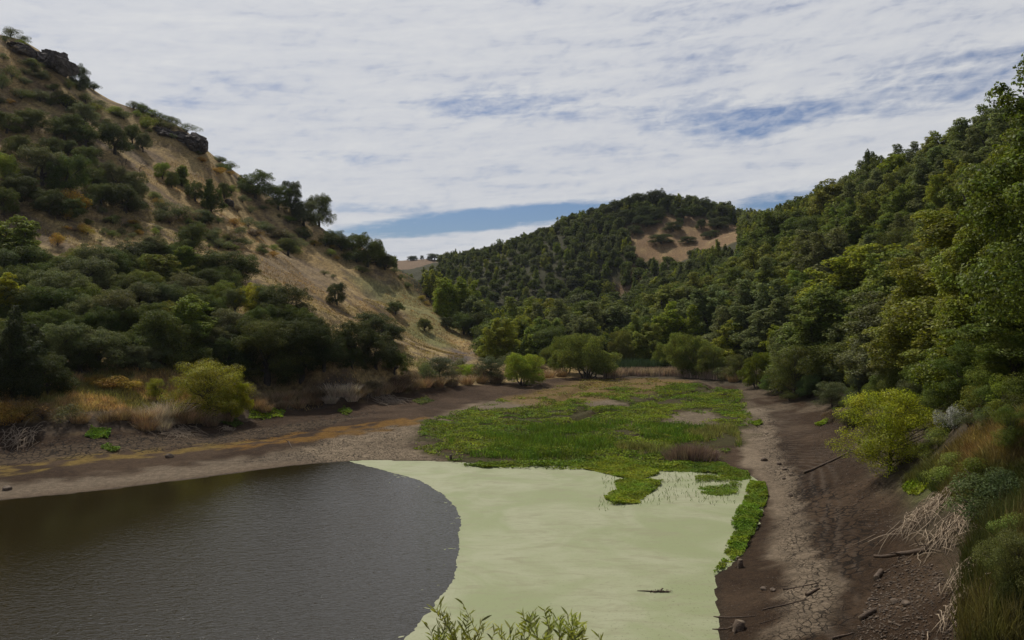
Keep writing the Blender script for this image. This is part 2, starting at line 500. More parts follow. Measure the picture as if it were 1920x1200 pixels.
def make_tree(kind, seed, dens, size, aspect=.6, limbs=True):
    rg = np.random.default_rng(seed)
    blobs = []; T = Tubes()
    if kind == 'oak':                     # broad dome, 8 m tall
        Ht, Wd = 8.0, rg.uniform(3.9, 4.7)
        for i in range(30):
            a = i * 2.4 + rg.uniform(0, .7); u = rg.random()
            z = 1.0 + 5.7 * u
            rr = Wd * math.sqrt(max(0, 1 - (max(0, z - 3.3) / 4.4) ** 2)) * rg.uniform(.45, .86)
            blobs.append(((rr * math.cos(a), rr * math.sin(a) * .95, z), rg.uniform(1.0, 1.75)))
        blobs += [((rg.uniform(-1, 1), rg.uniform(-1, 1), 6.3), 1.6), ((0, 0, 4.2), 2.2)]
        T.add([(0, 0, -.8), (.1, 0, .6), (.05, .1, 1.8)], .42, .3, 7)
        for i in range(6):
            c, r = blobs[i * 4]
            T.add(curve_pts((.05, .1, 1.3 + .1 * i), np.array(c) * [.85, .85, .95], rg, .2), .22, .06, 5)
    elif kind == 'bay':                   # several leaning leaders, leafy nearly to the ground, 10 m tall
        nl = rg.integers(5, 8)
        T.add([(0, 0, -.8), (0, .1, .8), (.1, 0, 2.0)], .3, .24, 6)
        for i in range(nl):
            a = i * 2.4 + rg.uniform(0, .8); rr = rg.uniform(.5, 2.4) if i else .2
            top = rg.uniform(6.0, 9.4) if i else 9.3
            tipx, tipy = rr * math.cos(a), rr * math.sin(a)
            T.add(curve_pts((.05, 0, 1.2), (tipx, tipy, top - .5), rg, .08), .17, .03, 5)
            zz = rg.uniform(.6, 1.5)
            while zz < top:
                t = zz / top
                r = rg.uniform(.65, 1.25) * (1.28 - .85 * t ** 1.6)
                s_ = .55 + .45 * t
                o = rg.normal(size=2) * .75 * (1.25 - t)
                blobs.append(((tipx * s_ * 1.15 + o[0], tipy * s_ * 1.15 + o[1], zz), r))
                zz += r * rg.uniform(.55, .85)
    elif kind == 'willow':                # rounded mass on many stems, 7 m
        for i in range(30):
            a = i * 2.4 + rg.uniform(0, .6); z = rg.uniform(.9, 6.0)
            rr = 3.3 * math.sqrt(max(.05, 1 - ((z - 2.6) / 4.0) ** 2)) * rg.uniform(.55, .92)
            blobs.append(((rr * math.cos(a), rr * math.sin(a), z), rg.uniform(.8, 1.35)))
        blobs.append(((0, 0, 3), 2.2))
        for i in range(7):
            a = i * .9; T.add(curve_pts((.2 * math.cos(a), .2 * math.sin(a), -.5), (2.2 * math.cos(a), 2.2 * math.sin(a), rg.uniform(3.5, 5.5)), rg, .1), .13, .03, 5)
    elif kind == 'airy':                  # light open shrub-tree with see-through crown, 6 m
        T.add([(0, 0, -.6), (0, .05, 1.2), (.1, 0, 3.0), (.05, .05, 4.8)], .14, .03, 6)
        for i in range(72):
            a = i * 2.4 + rg.uniform(0, 2.0); z = .5 + 4.9 * rg.random()
            rr = 2.9 * math.sqrt(max(.05, 1 - ((z - 2.5) / 3.3) ** 2)) * rg.uniform(.2, 1.12)
            c = (rr * math.cos(a), rr * math.sin(a), z + .3)
            blobs.append((c, rg.uniform(.55, .95)))
            if i % 2 == 0: T.add(curve_pts((0, 0, max(.3, z * .55)), c, rg, .1, 4), .05, .012, 4)
        blobs += [((rg.normal(0, .7), rg.normal(0, .7), z), rg.uniform(.8, 1.15)) for z in np.linspace(1.2, 4.6, 9)]
    elif kind == 'shrub':                 # 1.8 m mound
        for i in range(11):
            a = i * 2.4 + rg.uniform(0, .6); rr = rg.uniform(.15, 1.0)
            blobs.append(((rr * math.cos(a), rr * math.sin(a), rg.uniform(.35, 1.25) * (1.15 - .4 * rr)), rg.uniform(.35, .62)))
        T.add([(0, 0, -.3), (0, 0, .5)], .09, .05, 4)
        for i in range(4):
            a = i * 1.6; T.add([(0, 0, .1), (.6 * math.cos(a), .6 * math.sin(a), .8)], .05, .015, 4)
    if kind in ('oak', 'bay', 'willow'):      # smaller sprays standing out of the big clumps
        for (c, r) in list(blobs):
            for _ in range(3):
                d = unit(rg.normal(size=3) + np.array([0, 0, .5]))
                blobs.append((tuple(np.array(c) + d * r * rg.uniform(.75, 1.0)), r * rg.uniform(.3, .5)))
    V, Fq = blob_leaves(blobs, dens, size, aspect, rg, under=.3 if kind in ('oak', 'bay') else .5,
                        fuzz=.3 if kind == 'airy' else .2, upright=1.0 if kind in ('willow',) else 0)
    TV, TF = T.get()
    return dict(kind=kind, V=V, F=Fq, TV=TV, TF=TF, H=V[:, 2].max(), W=np.percentile(np.abs(V[:, :2]), 97) * 2, name=kind)


def proto(kind, seed, dens, size, aspect=.6, leafmat='leaf', parts=True):
    t = make_tree(kind, seed, dens, size, aspect)
    q4 = t['TF'][t['TF'][:, 2] != t['TF'][:, 3]]; t3 = t['TF'][t['TF'][:, 2] == t['TF'][:, 3]][:, :3]
    t['crown'] = mesh_np(kind + '_crown', t['V'], t['F'], [M[leafmat]])
    t['trunk'] = mesh_np(kind + '_trunk', t['TV'], [q4, t3], [M['bark']], smooth=True)
    off = len(t['V'])
    n1 = len(t['F'])
    t['whole'] = mesh_np(kind + '_tree', np.r_[t['V'], t['TV']], [np.r_[t['F'], q4 + off], t3 + off], [M[leafmat], M['bark']],
                         midx=np.r_[np.zeros(n1), np.ones(len(q4) + len(t3))])
    return t


PR = {
    'oak': [proto('oak', 10 + i, 330, .17) for i in range(5)],
    'bay': [proto('bay', 30 + i, 430, .19, .62) for i in range(5)],
    'bay_near': [proto('bay', 50 + i, 1150, .12, .6, 'leaf_near') for i in range(3)],
    'oak_near': [proto('oak', 60 + i, 620, .125, .6) for i in range(3)],
    'willow': [proto('willow', 70 + i, 620, .2, .3) for i in range(3)],
    'airy': [proto('airy', 80 + i, 620, .105, .5, 'leaf_near') for i in range(2)],
    'shrub': [proto('shrub', 90 + i, 1100, .085, .55) for i in range(5)],
}
RECS = []        # every tree and shrub that gets a written description


def plant(kind, x, y, h, w=None, color=(.04, .06, .015), name=None, parts=True, label=None, cat='tree', group=None, z=None, word=None, zone=None, sink=.0):
    p = random.choice(PR[kind])
    if z is None: z = h1(x, y)
    sz = h / p['H']; sx = sz if w is None else w / p['W']
    sx *= random.uniform(.95, 1.05)
    rz = random.uniform(0, 6.28)
    name = name or (kind + '_tree')
    loc = (x, y, z - sink)
    c = (*[v * random.uniform(.93, 1.07) for v in color], 1)
    if parts:
        r = empty(name, loc, rz, (sx, sx, sz))
        o = obj('crown', p['crown'], r); o.color = c
        obj('trunk', p['trunk'], r)
    else:
        r = obj(name, p['whole'], None, loc, (0, 0, rz), (sx, sx, sz)); r.color = c
    tag(r, label, cat, group)
    px, py = proj(np.array(x), np.array(y), np.array(z + h * .55))
    RECS.append(dict(o=r, px=float(px), py=float(py), hpx=h * F / y, word=word, zone=zone, label=label))
    return r


def plant_px(kind, px, pyb, hpx, wpx=None, Y=None, **k):
    """tree whose foot is at a photo pixel, with its pixel height and width"""
    if Y is None:
        p = hit(px, pyb, k.pop('dflt', 230))
    else:
        k.pop('dflt', None); p = ((px - CX) / F * Y, Y, h1((px - CX) / F * Y, Y))
    s = p[1] / F
    return plant(kind, p[0], p[1], hpx * s, None if wpx is None else wpx * s, z=p[2], **k)


# ------------------------------------------------------------------ terrain sheet
def poly_hit(pts, dflt=200):
    return [hit(a, b, dflt)[:2] for a, b in pts]


BED = [g(-260, 870, .8)[:2]] + poly_hit([(0, 815), (100, 822), (200, 806), (300, 812), (470, 792), (560, 770), (680, 752), (760, 737), (880, 722), (1000, 712), (1150, 706), (1300, 712), (1400, 728), (1480, 746),
                (1575, 765), (1600, 820), (1615, 880), (1680, 940), (1720, 1000), (1770, 1060), (1790, 1120), (1800, 1195)]) + [(13, 26), (8, 24), (0, 25), (-110, 26)]
PATH_R = [g(x, y, .5)[:2] for x, y in [(1400, 765), (1440, 770), (1462, 850), (1490, 900), (1510, 1000), (1545, 1080), (1575, 1130), (1560, 1210), (1450, 1210), (1478, 1100), (1440, 1020), (1445, 930), (1400, 870), (1385, 800)]]
ORANGE = [g(x, y, .45)[:2] for x, y in [(400, 830), (560, 806), (700, 795), (792, 786), (795, 797), (700, 815), (610, 824), (480, 838), (400, 840)]]
YELLOWISH = [g(x, y, .45)[:2] for x, y in [(-100, 878), (0, 866), (150, 853), (300, 838), (420, 826), (500, 822), (430, 838), (300, 852), (150, 870), (0, 888), (-100, 898)]]
BEIGE_L = [g(x, y, .35)[:2] for x, y in [(560, 845), (640, 815), (720, 805), (800, 795), (870, 770), (900, 755), (930, 765), (830, 800), (770, 835), (860, 857), (800, 862), (640, 862)]]
MARSH = [g(x, y, .4)[:2] for x, y in [(775, 838), (790, 795), (850, 778), (900, 765), (940, 748), (1030, 745), (1100, 735), (1230, 722), (1300, 722), (1390, 740), (1412, 790), (1395, 835), (1330, 858), (1240, 872), (1060, 872), (880, 868)]]
TANTOP = [g(x, y, .6)[:2] for x, y in [(950, 745), (1020, 728), (1100, 712), (1250, 708), (1300, 716), (1220, 735), (1100, 752), (1000, 762)]]
HOLES = [[g(a, b, .45)[:2] for a, b in pts] for pts in ([(870, 768), (930, 752), (1010, 745), (1050, 752), (980, 762), (900, 772)], [(1130, 787), (1190, 792), (1240, 800), (1200, 802), (1140, 794)],
                                                         [(1250, 776), (1330, 766), (1352, 785), (1340, 798), (1290, 795), (1240, 790)], [(1085, 752), (1130, 745), (1190, 756), (1110, 762)], [(1240, 858), (1330, 852), (1360, 868), (1250, 868)])]
CLEARING = poly_hit([(1200, 486), (1155, 440), (1195, 412), (1290, 400), (1345, 412), (1395, 422), (1398, 446), (1320, 476), (1262, 490)], 380)
CLEAR2 = poly_hit([(1190, 530), (1170, 500), (1200, 505), (1215, 520)], 340) 
CLEAR3 = poly_hit([(1140, 556), (1150, 535), (1185, 530), (1175, 545)], 330)
GREENSPUR = poly_hit([(660, 520), (760, 540), (830, 575), (880, 610), (880, 640), (800, 620), (740, 575), (680, 545)], 200)
GREENSPUR2 = poly_hit([(770, 600), (860, 650), (820, 650), (740, 605)], 200)
SOIL = poly_hit([(440, 485), (520, 470), (610, 500), (650, 540), (590, 555), (520, 530), (460, 510)], 200)
SOIL2 = poly_hit([(850, 655), (890, 660), (880, 685), (840, 680)], 180)
GOLD_R = poly_hit([(1775, 862), (1815, 822), (1870, 800), (1925, 796), (1925, 838), (1860, 856)], 40)
GREEN_R = poly_hit([(1690, 890), (1740, 870), (1860, 870), (1900, 900), (1840, 950), (1760, 930)], 45)

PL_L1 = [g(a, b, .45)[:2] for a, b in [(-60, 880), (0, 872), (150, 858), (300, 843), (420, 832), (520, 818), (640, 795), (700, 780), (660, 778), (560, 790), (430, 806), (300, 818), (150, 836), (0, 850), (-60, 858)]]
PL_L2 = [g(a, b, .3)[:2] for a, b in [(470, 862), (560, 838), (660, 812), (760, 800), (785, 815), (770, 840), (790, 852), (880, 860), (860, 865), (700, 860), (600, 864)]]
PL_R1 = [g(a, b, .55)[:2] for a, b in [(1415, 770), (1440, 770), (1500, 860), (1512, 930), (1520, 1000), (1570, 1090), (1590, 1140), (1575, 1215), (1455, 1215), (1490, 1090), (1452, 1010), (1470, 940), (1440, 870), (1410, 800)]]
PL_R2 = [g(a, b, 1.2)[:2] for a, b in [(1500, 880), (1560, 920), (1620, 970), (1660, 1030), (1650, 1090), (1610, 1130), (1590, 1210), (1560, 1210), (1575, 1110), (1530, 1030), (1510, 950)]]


xs = np.concatenate([-np.geomspace(66, 560, 85)[::-1], np.arange(-65, 46, .38), np.geomspace(46.4, 560, 95)])
ysA = [-60, -45, -30, -20, -10, -4, 0, 3, 6, 9, 12, 15, 18, 20, 22, 23.5]
y = 24.5; ysB = []
while y < 1450:
    ysB.append(y); y += max(.26, (y / 140.0) ** 1.7 * 1.0) if y > 40 else .26
ys = np.array(ysA + ysB)
GX, GY = np.meshgrid(xs, ys)
GZ = hgt(GX, GY)
nx, ny = len(xs), len(ys)
V = np.stack([GX, GY, GZ], -1).reshape(-1, 3)
i = np.arange(nx * ny).reshape(ny, nx)
FQ = np.stack([i[:-1, :-1], i[:-1, 1:], i[1:, 1:], i[1:, :-1]], -1).reshape(-1, 4)
x, y, z = V.T


def lerp(a, b, t):
    return a * (1 - t[:, None]) + np.asarray(b) * t[:, None]


def zone(poly, soft, amp=1.0, sc=.5):
    b = np.array(poly); lo, hi = b.min(0) - soft * 3 - amp, b.max(0) + soft * 3 + amp
    t = np.zeros(len(x))
    m = (x > lo[0]) & (x < hi[0]) & (y > lo[1]) & (y < hi[1])
    if m.any():
        d = sdist(poly, x[m], y[m]) + (fbm(x[m] * sc, y[m] * sc, 77, 4) - .5) * amp * 2
        t[m] = sstep(-soft, soft, d)
    return t


n1 = fbm(x * .05, y * .05, 51, 4); n2 = fbm(x * .25, y * .25, 52, 4); n3 = fbm(x * .8, y * .8, 53, 3)
alb = np.tile([.275, .187, .076], (len(x), 1))
alb = lerp(alb, (.36, .262, .118), sstep(.5, .72, n2) * .7)
alb = lerp(alb, (.25, .19, .08), sstep(.5, .68, n1) * .5)
alb = lerp(alb, (.12, .082, .05), sstep(.56, .7, n3) * sstep(.42, .6, n1) * .8)
stk = fbm((x * .37 + y * .93) * .5 + z * .1, (x * .93 - y * .37) * .1, 56, 4)
alb = lerp(alb, (.095, .066, .046), sstep(.56, .66, stk) * .75)
for Pz, c, k, s in ((GREENSPUR, (.17, .165, .06), .75, 4), (GREENSPUR2, (.17, .17, .06), .8, 2), (SOIL, (.165, .118, .068), .7, 4), (SOIL2, (.075, .06, .06), .9, 2)):
    alb = lerp(alb, c, zone(Pz, s, 3, .2) * k)
# forest floor on the right hill and the central hill
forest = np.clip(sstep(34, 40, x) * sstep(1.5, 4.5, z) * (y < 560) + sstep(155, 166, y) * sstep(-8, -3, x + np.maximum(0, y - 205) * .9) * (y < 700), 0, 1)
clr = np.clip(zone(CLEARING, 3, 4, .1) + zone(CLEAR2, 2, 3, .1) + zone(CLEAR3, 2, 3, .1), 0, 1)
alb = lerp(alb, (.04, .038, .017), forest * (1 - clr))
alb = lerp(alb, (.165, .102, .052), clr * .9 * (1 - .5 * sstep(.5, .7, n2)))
far = sstep(640, 700, y)
alb = lerp(alb, (.17, .115, .07), far)
# right bank slope, golden and green grass
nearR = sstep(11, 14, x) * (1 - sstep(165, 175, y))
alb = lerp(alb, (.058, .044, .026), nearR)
alb = lerp(alb, (.24, .155, .05), zone(GOLD_R, 1.2, 1.2, .6))
alb = lerp(alb, (.1, .12, .03), zone(GREEN_R, 1, 1.2, .6))
# the dried lake bed
BANKL = poly_hit([(-60, 796), (100, 784), (300, 782), (470, 764), (560, 748), (700, 732), (760, 720), (760, 738), (700, 754), (560, 774), (470, 797), (300, 818), (100, 826), (-60, 834)])
alb = lerp(alb, (.07, .05, .032), zone(BANKL, .8, .8, .6))
bed = zone(BED, .8, 1.0, .6)
mud = np.tile([.06, .039, .025], (len(x), 1))
mud = lerp(mud, (.092, .063, .043), sstep(.45, .65, n2))
dW = -sdist(WATER, x[y < 160], y[y < 160]); d_w = np.full(len(x), 99.0); d_w[y < 160] = dW
left = (x < 6) | (y > 66)
mud = lerp(mud, (.235, .195, .155), (1 - sstep(3.0, 6.0, d_w + (n3 - .5) * 4)) * (x < -8) * .9)
mud = lerp(mud, (.175, .137, .105), (1 - sstep(.6, 2.0, d_w + (n2 - .5) * 2)) * (x < -8) * .8)
mud = lerp(mud, (.31, .255, .195), zone(BEIGE_L, 2.0, 2.2, .4) * (.65 + .5 * n2))
mud = lerp(mud, (.33, .275, .22), zone(PATH_R, .5, .9, .8) * (.5 + .5 * n2))
mud = lerp(mud, (.24, .21, .17), sstep(75, 95, y) * sstep(18, 28, x) * sstep(.4, .6, n2) * .35)
mud = lerp(mud, (.22, .122, .026), zone(ORANGE, .5, 1.5, .9) * sstep(.36, .56, n3) * .85)
mud = lerp(mud, (.23, .165, .05), zone(YELLOWISH, .5, 1.4, .9) * sstep(.4, .62, n3) * .9)
mud = lerp(mud, (.075, .07, .03), zone(MARSH, 1, 1.5, .4) * (1 - .8 * sstep(.55, .7, fbm(x * .3, y * .45, 60, 3))))
for Hq in HOLES: mud = lerp(mud, (.235, .195, .155), zone(Hq, .5, 1.6, .5) * (.6 + .4 * n3))
mud = lerp(mud, (.21, .15, .065), zone(TANTOP, 2, 2, .2) * .85)
mud = lerp(mud, (.16, .125, .088), sstep(.5, 1.3, np.where(y < 160, sdist(PL_L1, x, y), -9) + (n3 - .5) * 1.2) * .45)
mud = lerp(mud, (.05, .04, .03), (1 - sstep(0, .5, d_w)) * .6)
mud = mud * np.array([1.05, .97, .82])
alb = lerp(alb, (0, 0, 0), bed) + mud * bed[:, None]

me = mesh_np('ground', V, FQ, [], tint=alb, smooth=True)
terr = zone([g(a_, b_, .9)[:2] for a_, b_ in [(1440, 765), (1500, 780), (1560, 860), (1580, 980), (1620, 1100), (1600, 1215), (1540, 1215), (1560, 1120), (1500, 960), (1470, 870)]], .6, .8, .6)
for nm_, vv_ in (('terrace', terr), ('shore_distance', np.minimum(np.abs(d_w), 40))):
    a = me.attributes.new(nm_, 'FLOAT', 'POINT'); a.data.foreach_set('value', vv_.astype(np.float32))
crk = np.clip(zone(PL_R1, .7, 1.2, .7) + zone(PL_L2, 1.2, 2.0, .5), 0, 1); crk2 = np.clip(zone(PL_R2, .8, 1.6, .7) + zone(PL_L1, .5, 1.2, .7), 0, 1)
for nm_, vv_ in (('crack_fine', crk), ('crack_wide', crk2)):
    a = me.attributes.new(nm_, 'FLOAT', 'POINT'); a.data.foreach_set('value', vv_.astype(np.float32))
a = me.attributes.new('mud', 'FLOAT', 'POINT'); a.data.foreach_set('value', bed.astype(np.float32))


def ground_material():
    m, nt, b = newmat('ground')
    p = objpos(nt)
    base = attr(nt, 'tint').outputs['Color']; mudf = NX(nt, attr(nt, 'mud').outputs['Fac'])
    f1 = noise(nt, p, 2.2, 6, .65); f2 = noise(nt, p, 11, 4, .7)
    mp = nt.nodes.new('ShaderNodeMapping'); nt.links.new(p, mp.inputs[0]); mp.inputs['Scale'].default_value = (1.6, .45, 1.2); mp.inputs['Rotation'].default_value = (0, 0, .5)
    st = noise(nt, mp.outputs[0], 1.4, 5, .65)
    k = f1.lin(.25, .75, .62, 1.38) * f2.lin(.25, .75, .6, 1.4)
    kg = k * st.lin(.3, .7, .58, 1.42)
    kk = NX(nt, mixc(nt, mudf, kg.s, k.s))
    c = mixc(nt, 1.0, base, kk, 'MULTIPLY')
    wob = nt.nodes.new('ShaderNodeVectorMath'); wob.operation = 'MULTIPLY_ADD'; nt.links.new(noise(nt, p, 2.5, 3, out='Color').s, wob.inputs[0]); wob.inputs[1].default_value = (.35, .35, 0); nt.links.new(p, wob.inputs[2])
    fl = nt.nodes.new('ShaderNodeVectorMath'); fl.operation = 'MULTIPLY'; nt.links.new(wob.outputs[0], fl.inputs[0]); fl.inputs[1].default_value = (1, .8, 0)
    sd_ = NX(nt, attr(nt, 'shore_distance').outputs['Fac']); tr_ = NX(nt, attr(nt, 'terrace').outputs['Fac'])
    ter = ((sd_ + noise(nt, p, .6, 3) * 1.1) * 8.5)._m('SINE').lin(-1, 1, 0, 1).pw(2.0) * tr_ * noise(nt, p, .35, 2).ss(.36, .5)      # old waterline steps
    c = mixc(nt, ter * .35, c, (.2, .155, .115))
    crack = None
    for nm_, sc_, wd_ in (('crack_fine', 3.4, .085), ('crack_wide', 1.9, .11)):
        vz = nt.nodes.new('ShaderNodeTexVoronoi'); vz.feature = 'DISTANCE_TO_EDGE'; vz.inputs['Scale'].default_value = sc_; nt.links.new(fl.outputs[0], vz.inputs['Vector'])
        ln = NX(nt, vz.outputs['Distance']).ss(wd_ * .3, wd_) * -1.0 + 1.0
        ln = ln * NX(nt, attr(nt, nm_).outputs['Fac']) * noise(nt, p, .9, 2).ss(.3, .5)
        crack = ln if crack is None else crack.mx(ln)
    c = mixc(nt, crack * .8, c, (.012, .009, .006))                      # open cracks, the shade inside them painted dark into the colour
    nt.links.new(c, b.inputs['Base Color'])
    b.inputs['Roughness'].default_value = .92; b.inputs['Specular IOR Level'].default_value = .12
    clod = noise(nt, p, 5.5, 5, .75)
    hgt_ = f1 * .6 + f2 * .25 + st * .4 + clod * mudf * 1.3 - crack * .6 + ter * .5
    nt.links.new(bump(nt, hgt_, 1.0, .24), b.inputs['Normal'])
    return m


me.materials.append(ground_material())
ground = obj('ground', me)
tag(ground, 'valley ground with dry grass hillsides, wooded slopes and the dried brown lake bed', 'ground', kind='structure')

# ------------------------------------------------------------------ water and duckweed
def water_mat():
    m, nt, b = newmat('pond_water')
    p = objpos(nt)
    b.inputs['Base Color'].default_value = (.021, .016, .006, 1)
    b.inputs['Roughness'].default_value = .06; b.inputs['Specular IOR Level'].default_value = .5; b.inputs['IOR'].default_value = 1.42
    mp = nt.nodes.new('ShaderNodeMapping'); nt.links.new(p, mp.inputs[0]); mp.inputs['Rotation'].default_value = (0, 0, R(-28)); mp.inputs['Scale'].default_value = (1.0, 2.1, 1)
    w1 = noise(nt, mp.outputs[0], 3.2, 3, .6, .4); w2 = noise(nt, mp.outputs[0], 1.3, 2, .5)
    calm = noise(nt, p, .05, 2)
    sp = nt.nodes.new('ShaderNodeSeparateXYZ'); nt.links.new(p, sp.inputs[0])
    X, Yy = NX(nt, sp.outputs[0]), NX(nt, sp.outputs[1])
    sh = (Yy * .55 - X * .85 + calm * 22).lin(47, 66, 1.0, .08).clamp()         # sheltered water near the far left shore
    nt.links.new(bump(nt, w1 * .75 + w2 * .6, sh * .5, .085), b.inputs['Normal'])
    return m


wp = [(-130, 14), (40, 14), (40, 84), (-130, 84)]
bm = bmesh.new(); bm.faces.new([bm.verts.new((a, b, 0)) for a, b in wp]); mw = bpy.data.meshes.new('water'); bm.to_mesh(mw); bm.free()
mw.materials.append(water_mat())
tag(obj('water', mw), 'dark rippled pond water on the left', 'water', kind='structure')


def rough_outline(pts, step, amp, seed, spike=0.0):
    rg = np.random.default_rng(seed); out = []
    for k in range(len(pts)):
        a = np.array(pts[k]); b = np.array(pts[(k + 1) % len(pts)])
        L = np.linalg.norm(b - a); n = max(1, int(L / step)); nr = np.array([-(b - a)[1], (b - a)[0]]) / (L + 1e-9)
        for i in range(n):
            p = a + (b - a) * i / n
            w = (fbm(np.array([p[0] * .8]), np.array([p[1] * .8]), seed, 4)[0] - .5) * amp * 2 + rg.normal() * amp * .12
            if spike and rg.random() < .25: w += rg.uniform(-1, 1) * spike
            out.append(tuple(p + nr * w))
    return out


def smooth_pts(pts, it=2):
    for _ in range(it):
        o = []
        for k in range(len(pts)):
            a, b = np.array(pts[k]), np.array(pts[(k + 1) % len(pts)])
            o += [tuple(a * .75 + b * .25), tuple(a * .25 + b * .75)]
        pts = o
    return pts


EDGE_L = [(655, 867), (700, 876), (735, 886), (790, 902), (822, 920), (850, 948), (865, 972), (861, 1010), (862, 1038), (853, 1060), (850, 1090), (832, 1115), (812, 1140), (800, 1158), (782, 1172), (762, 1192), (735, 1230)]
DW = [g(a, b, 0)[:2] for a, b in EDGE_L] + [(-6, 24), (14, 24), (12.5, 30), (12, 36), (14, 42), (20, 52), (22, 62), (20, 71), (-14.5, 71)]
edge = DW[:len(EDGE_L)]
dw = rough_outline(smooth_pts(DW, 2), .13, .2, 5, .07)
vs = [Vector((a, b, 0)) for a, b in dw]
tri = tessellate_polygon([vs])
dwV = [(a, b, .006) for a, b in dw]; dwT = []
rgd = np.random.default_rng(12); eg = [p for p in dw if p[0] < -1 and p[1] < 69]
for _ in range(45):                     # loose flecks and wisps drifting off the edge
    e0 = eg[int(rgd.integers(len(eg)))]; off = -abs(rgd.normal(0, .7)) - .1; L_ = rgd.uniform(.04, .14) * (1.5 if off > -.6 else .7); W_ = L_ * rgd.uniform(.18, .5)
    c0 = (e0[0] + off, e0[1] + off * .5 + rgd.normal(0, .3)); an = rgd.normal(.5, .5); k0 = len(dwV)
    for j in range(6):
        t_ = j * math.pi / 3; u_, v_ = math.cos(t_) * L_ * rgd.uniform(.7, 1.2), math.sin(t_) * W_ * rgd.uniform(.7, 1.2)
        dwV.append((c0[0] + u_ * math.cos(an) - v_ * math.sin(an), c0[1] + u_ * math.sin(an) + v_ * math.cos(an), .005))
    dwT += [(k0, k0 + j, k0 + j + 1) for j in range(1, 5)]
md = mesh_np('duckweed', np.array(dwV), np.array(dwT + [t if (dw[t[1]][0] - dw[t[0]][0]) * (dw[t[2]][1] - dw[t[0]][1]) - (dw[t[1]][1] - dw[t[0]][1]) * (dw[t[2]][0] - dw[t[0]][0]) > 0 else t[::-1] for t in tri]), [])


def duck_mat():
    m, nt, b = newmat('duckweed')
    p = objpos(nt)
    big = noise(nt, p, .16, 4, .6, 1.2); fine = noise(nt, p, 9, 4, .7); grain = noise(nt, p, 40, 2, .6)
    mp = nt.nodes.new('ShaderNodeMapping'); nt.links.new(p, mp.inputs[0]); mp.inputs['Rotation'].default_value = (0, 0, .35); mp.inputs['Scale'].default_value = (.5, 1.6, 1)
    st = noise(nt, mp.outputs[0], .9, 6, .65, 1.0)
    c = mixc(nt, big.ss(.35, .65), (.235, .258, .125), (.32, .32, .2))
    c = mixc(nt, st.ss(.46, .7) * .8, c, (.235, .22, .13))
    c = mixc(nt, fine.ss(.3, .7) * .22, c, (.24, .265, .135))
    sp = nt.nodes.new('ShaderNodeSeparateXYZ'); nt.links.new(p, sp.inputs[0])
    nearr = NX(nt, sp.outputs[1]).lin(46, 30, 0, 1).clamp() * NX(nt, sp.outputs[0]).lin(-2, 10, .1, 1).clamp()
    spk = noise(nt, p, 6.5, 3, .6).ss(.6, .67) * (nearr * .75 + .22)
    thin = noise(nt, mp.outputs[0], .55, 3, .5, 2.2); c = mixc(nt, (thin - .5).ab().lin(.0, .012, 1, 0).clamp() * noise(nt, p, .12, 2).ss(.5, .62) * .55, c, (.2, .2, .1))
    c = mixc(nt, spk, c, (.12, .1, .05))
    c = mixc(nt, grain.lin(.3, .7, .0, .16), c, (.2, .23, .1))
    nt.links.new(c, b.inputs['Base Color']); b.inputs['Roughness'].default_value = .7; b.inputs['Specular IOR Level'].default_value = .25
    nt.links.new(bump(nt, grain + fine, .35, .02), b.inputs['Normal'])
    return m


md.materials.append(duck_mat())
tag(obj('duckweed', md), 'pale green mat of duckweed floating on the right of the pond', 'duckweed', kind='stuff')

# ------------------------------------------------------------------ sky, sun, camera
SUN_AZ, SUN_EL = R(-30), R(55)
w = bpy.data.worlds.new('World'); SC.world = w; w.use_nodes = True
nt = w.node_tree; bg = nt.nodes['Background']
sky = nt.nodes.new('ShaderNodeTexSky'); sky.sky_type = 'NISHITA'; sky.sun_disc = False
sky.sun_elevation = SUN_EL; sky.sun_rotation = SUN_AZ; sky.air_density = 1.0; sky.dust_density = .6; sky.ozone_density = 1.5
STR = .1
tc = nt.nodes.new('ShaderNodeTexCoord'); sx = nt.nodes.new('ShaderNodeSeparateXYZ'); nt.links.new(tc.outputs['Generated'], sx.inputs[0])
dx, dy, dz = [NX(nt, sx.outputs[k]) for k in range(3)]
zc = dz.mx(0.0) + .06
cu, cv = dx / zc, dy / zc                                  # position on the cloud deck
az = dx._m('ARCTAN2', dy); el = dz._m('ARCSINE')           # bearing and elevation
deck = comb(nt, cu * .55 + cv * .12, cv * .8, 0.0)
big = noise(nt, deck, .9, 5, .55, .3)
deck2 = comb(nt, cu * 1.0 + cv * .25, cv * 1.2, 3.0)
mid = noise(nt, deck2, 2.6, 6, .6, .25)
puff = noise(nt, comb(nt, az * 1.0 - el * .8, el * 1.9, .5), 42, 4, .6, .4)
wisp = noise(nt, comb(nt, az * 1.0 - el * 2.6, el * 5.5, 0.0), 9, 6, .62, .6)


def gap(u0, v0, a, b, k=0.0):       # an opening in the cloud: bearing, elevation, half sizes, tilt
    U = az - u0; Vv = el - v0 - U * k
    e = (U / a)._m('POWER', 2.0) + (Vv / b)._m('POWER', 2.0)
    return e.lin(0, 1, 1, 0).clamp()


def uv(px, py):
    X, Z = (px - CX) / F, (HY - py) / F
    return math.atan(X), math.atan(Z / math.hypot(1, X))


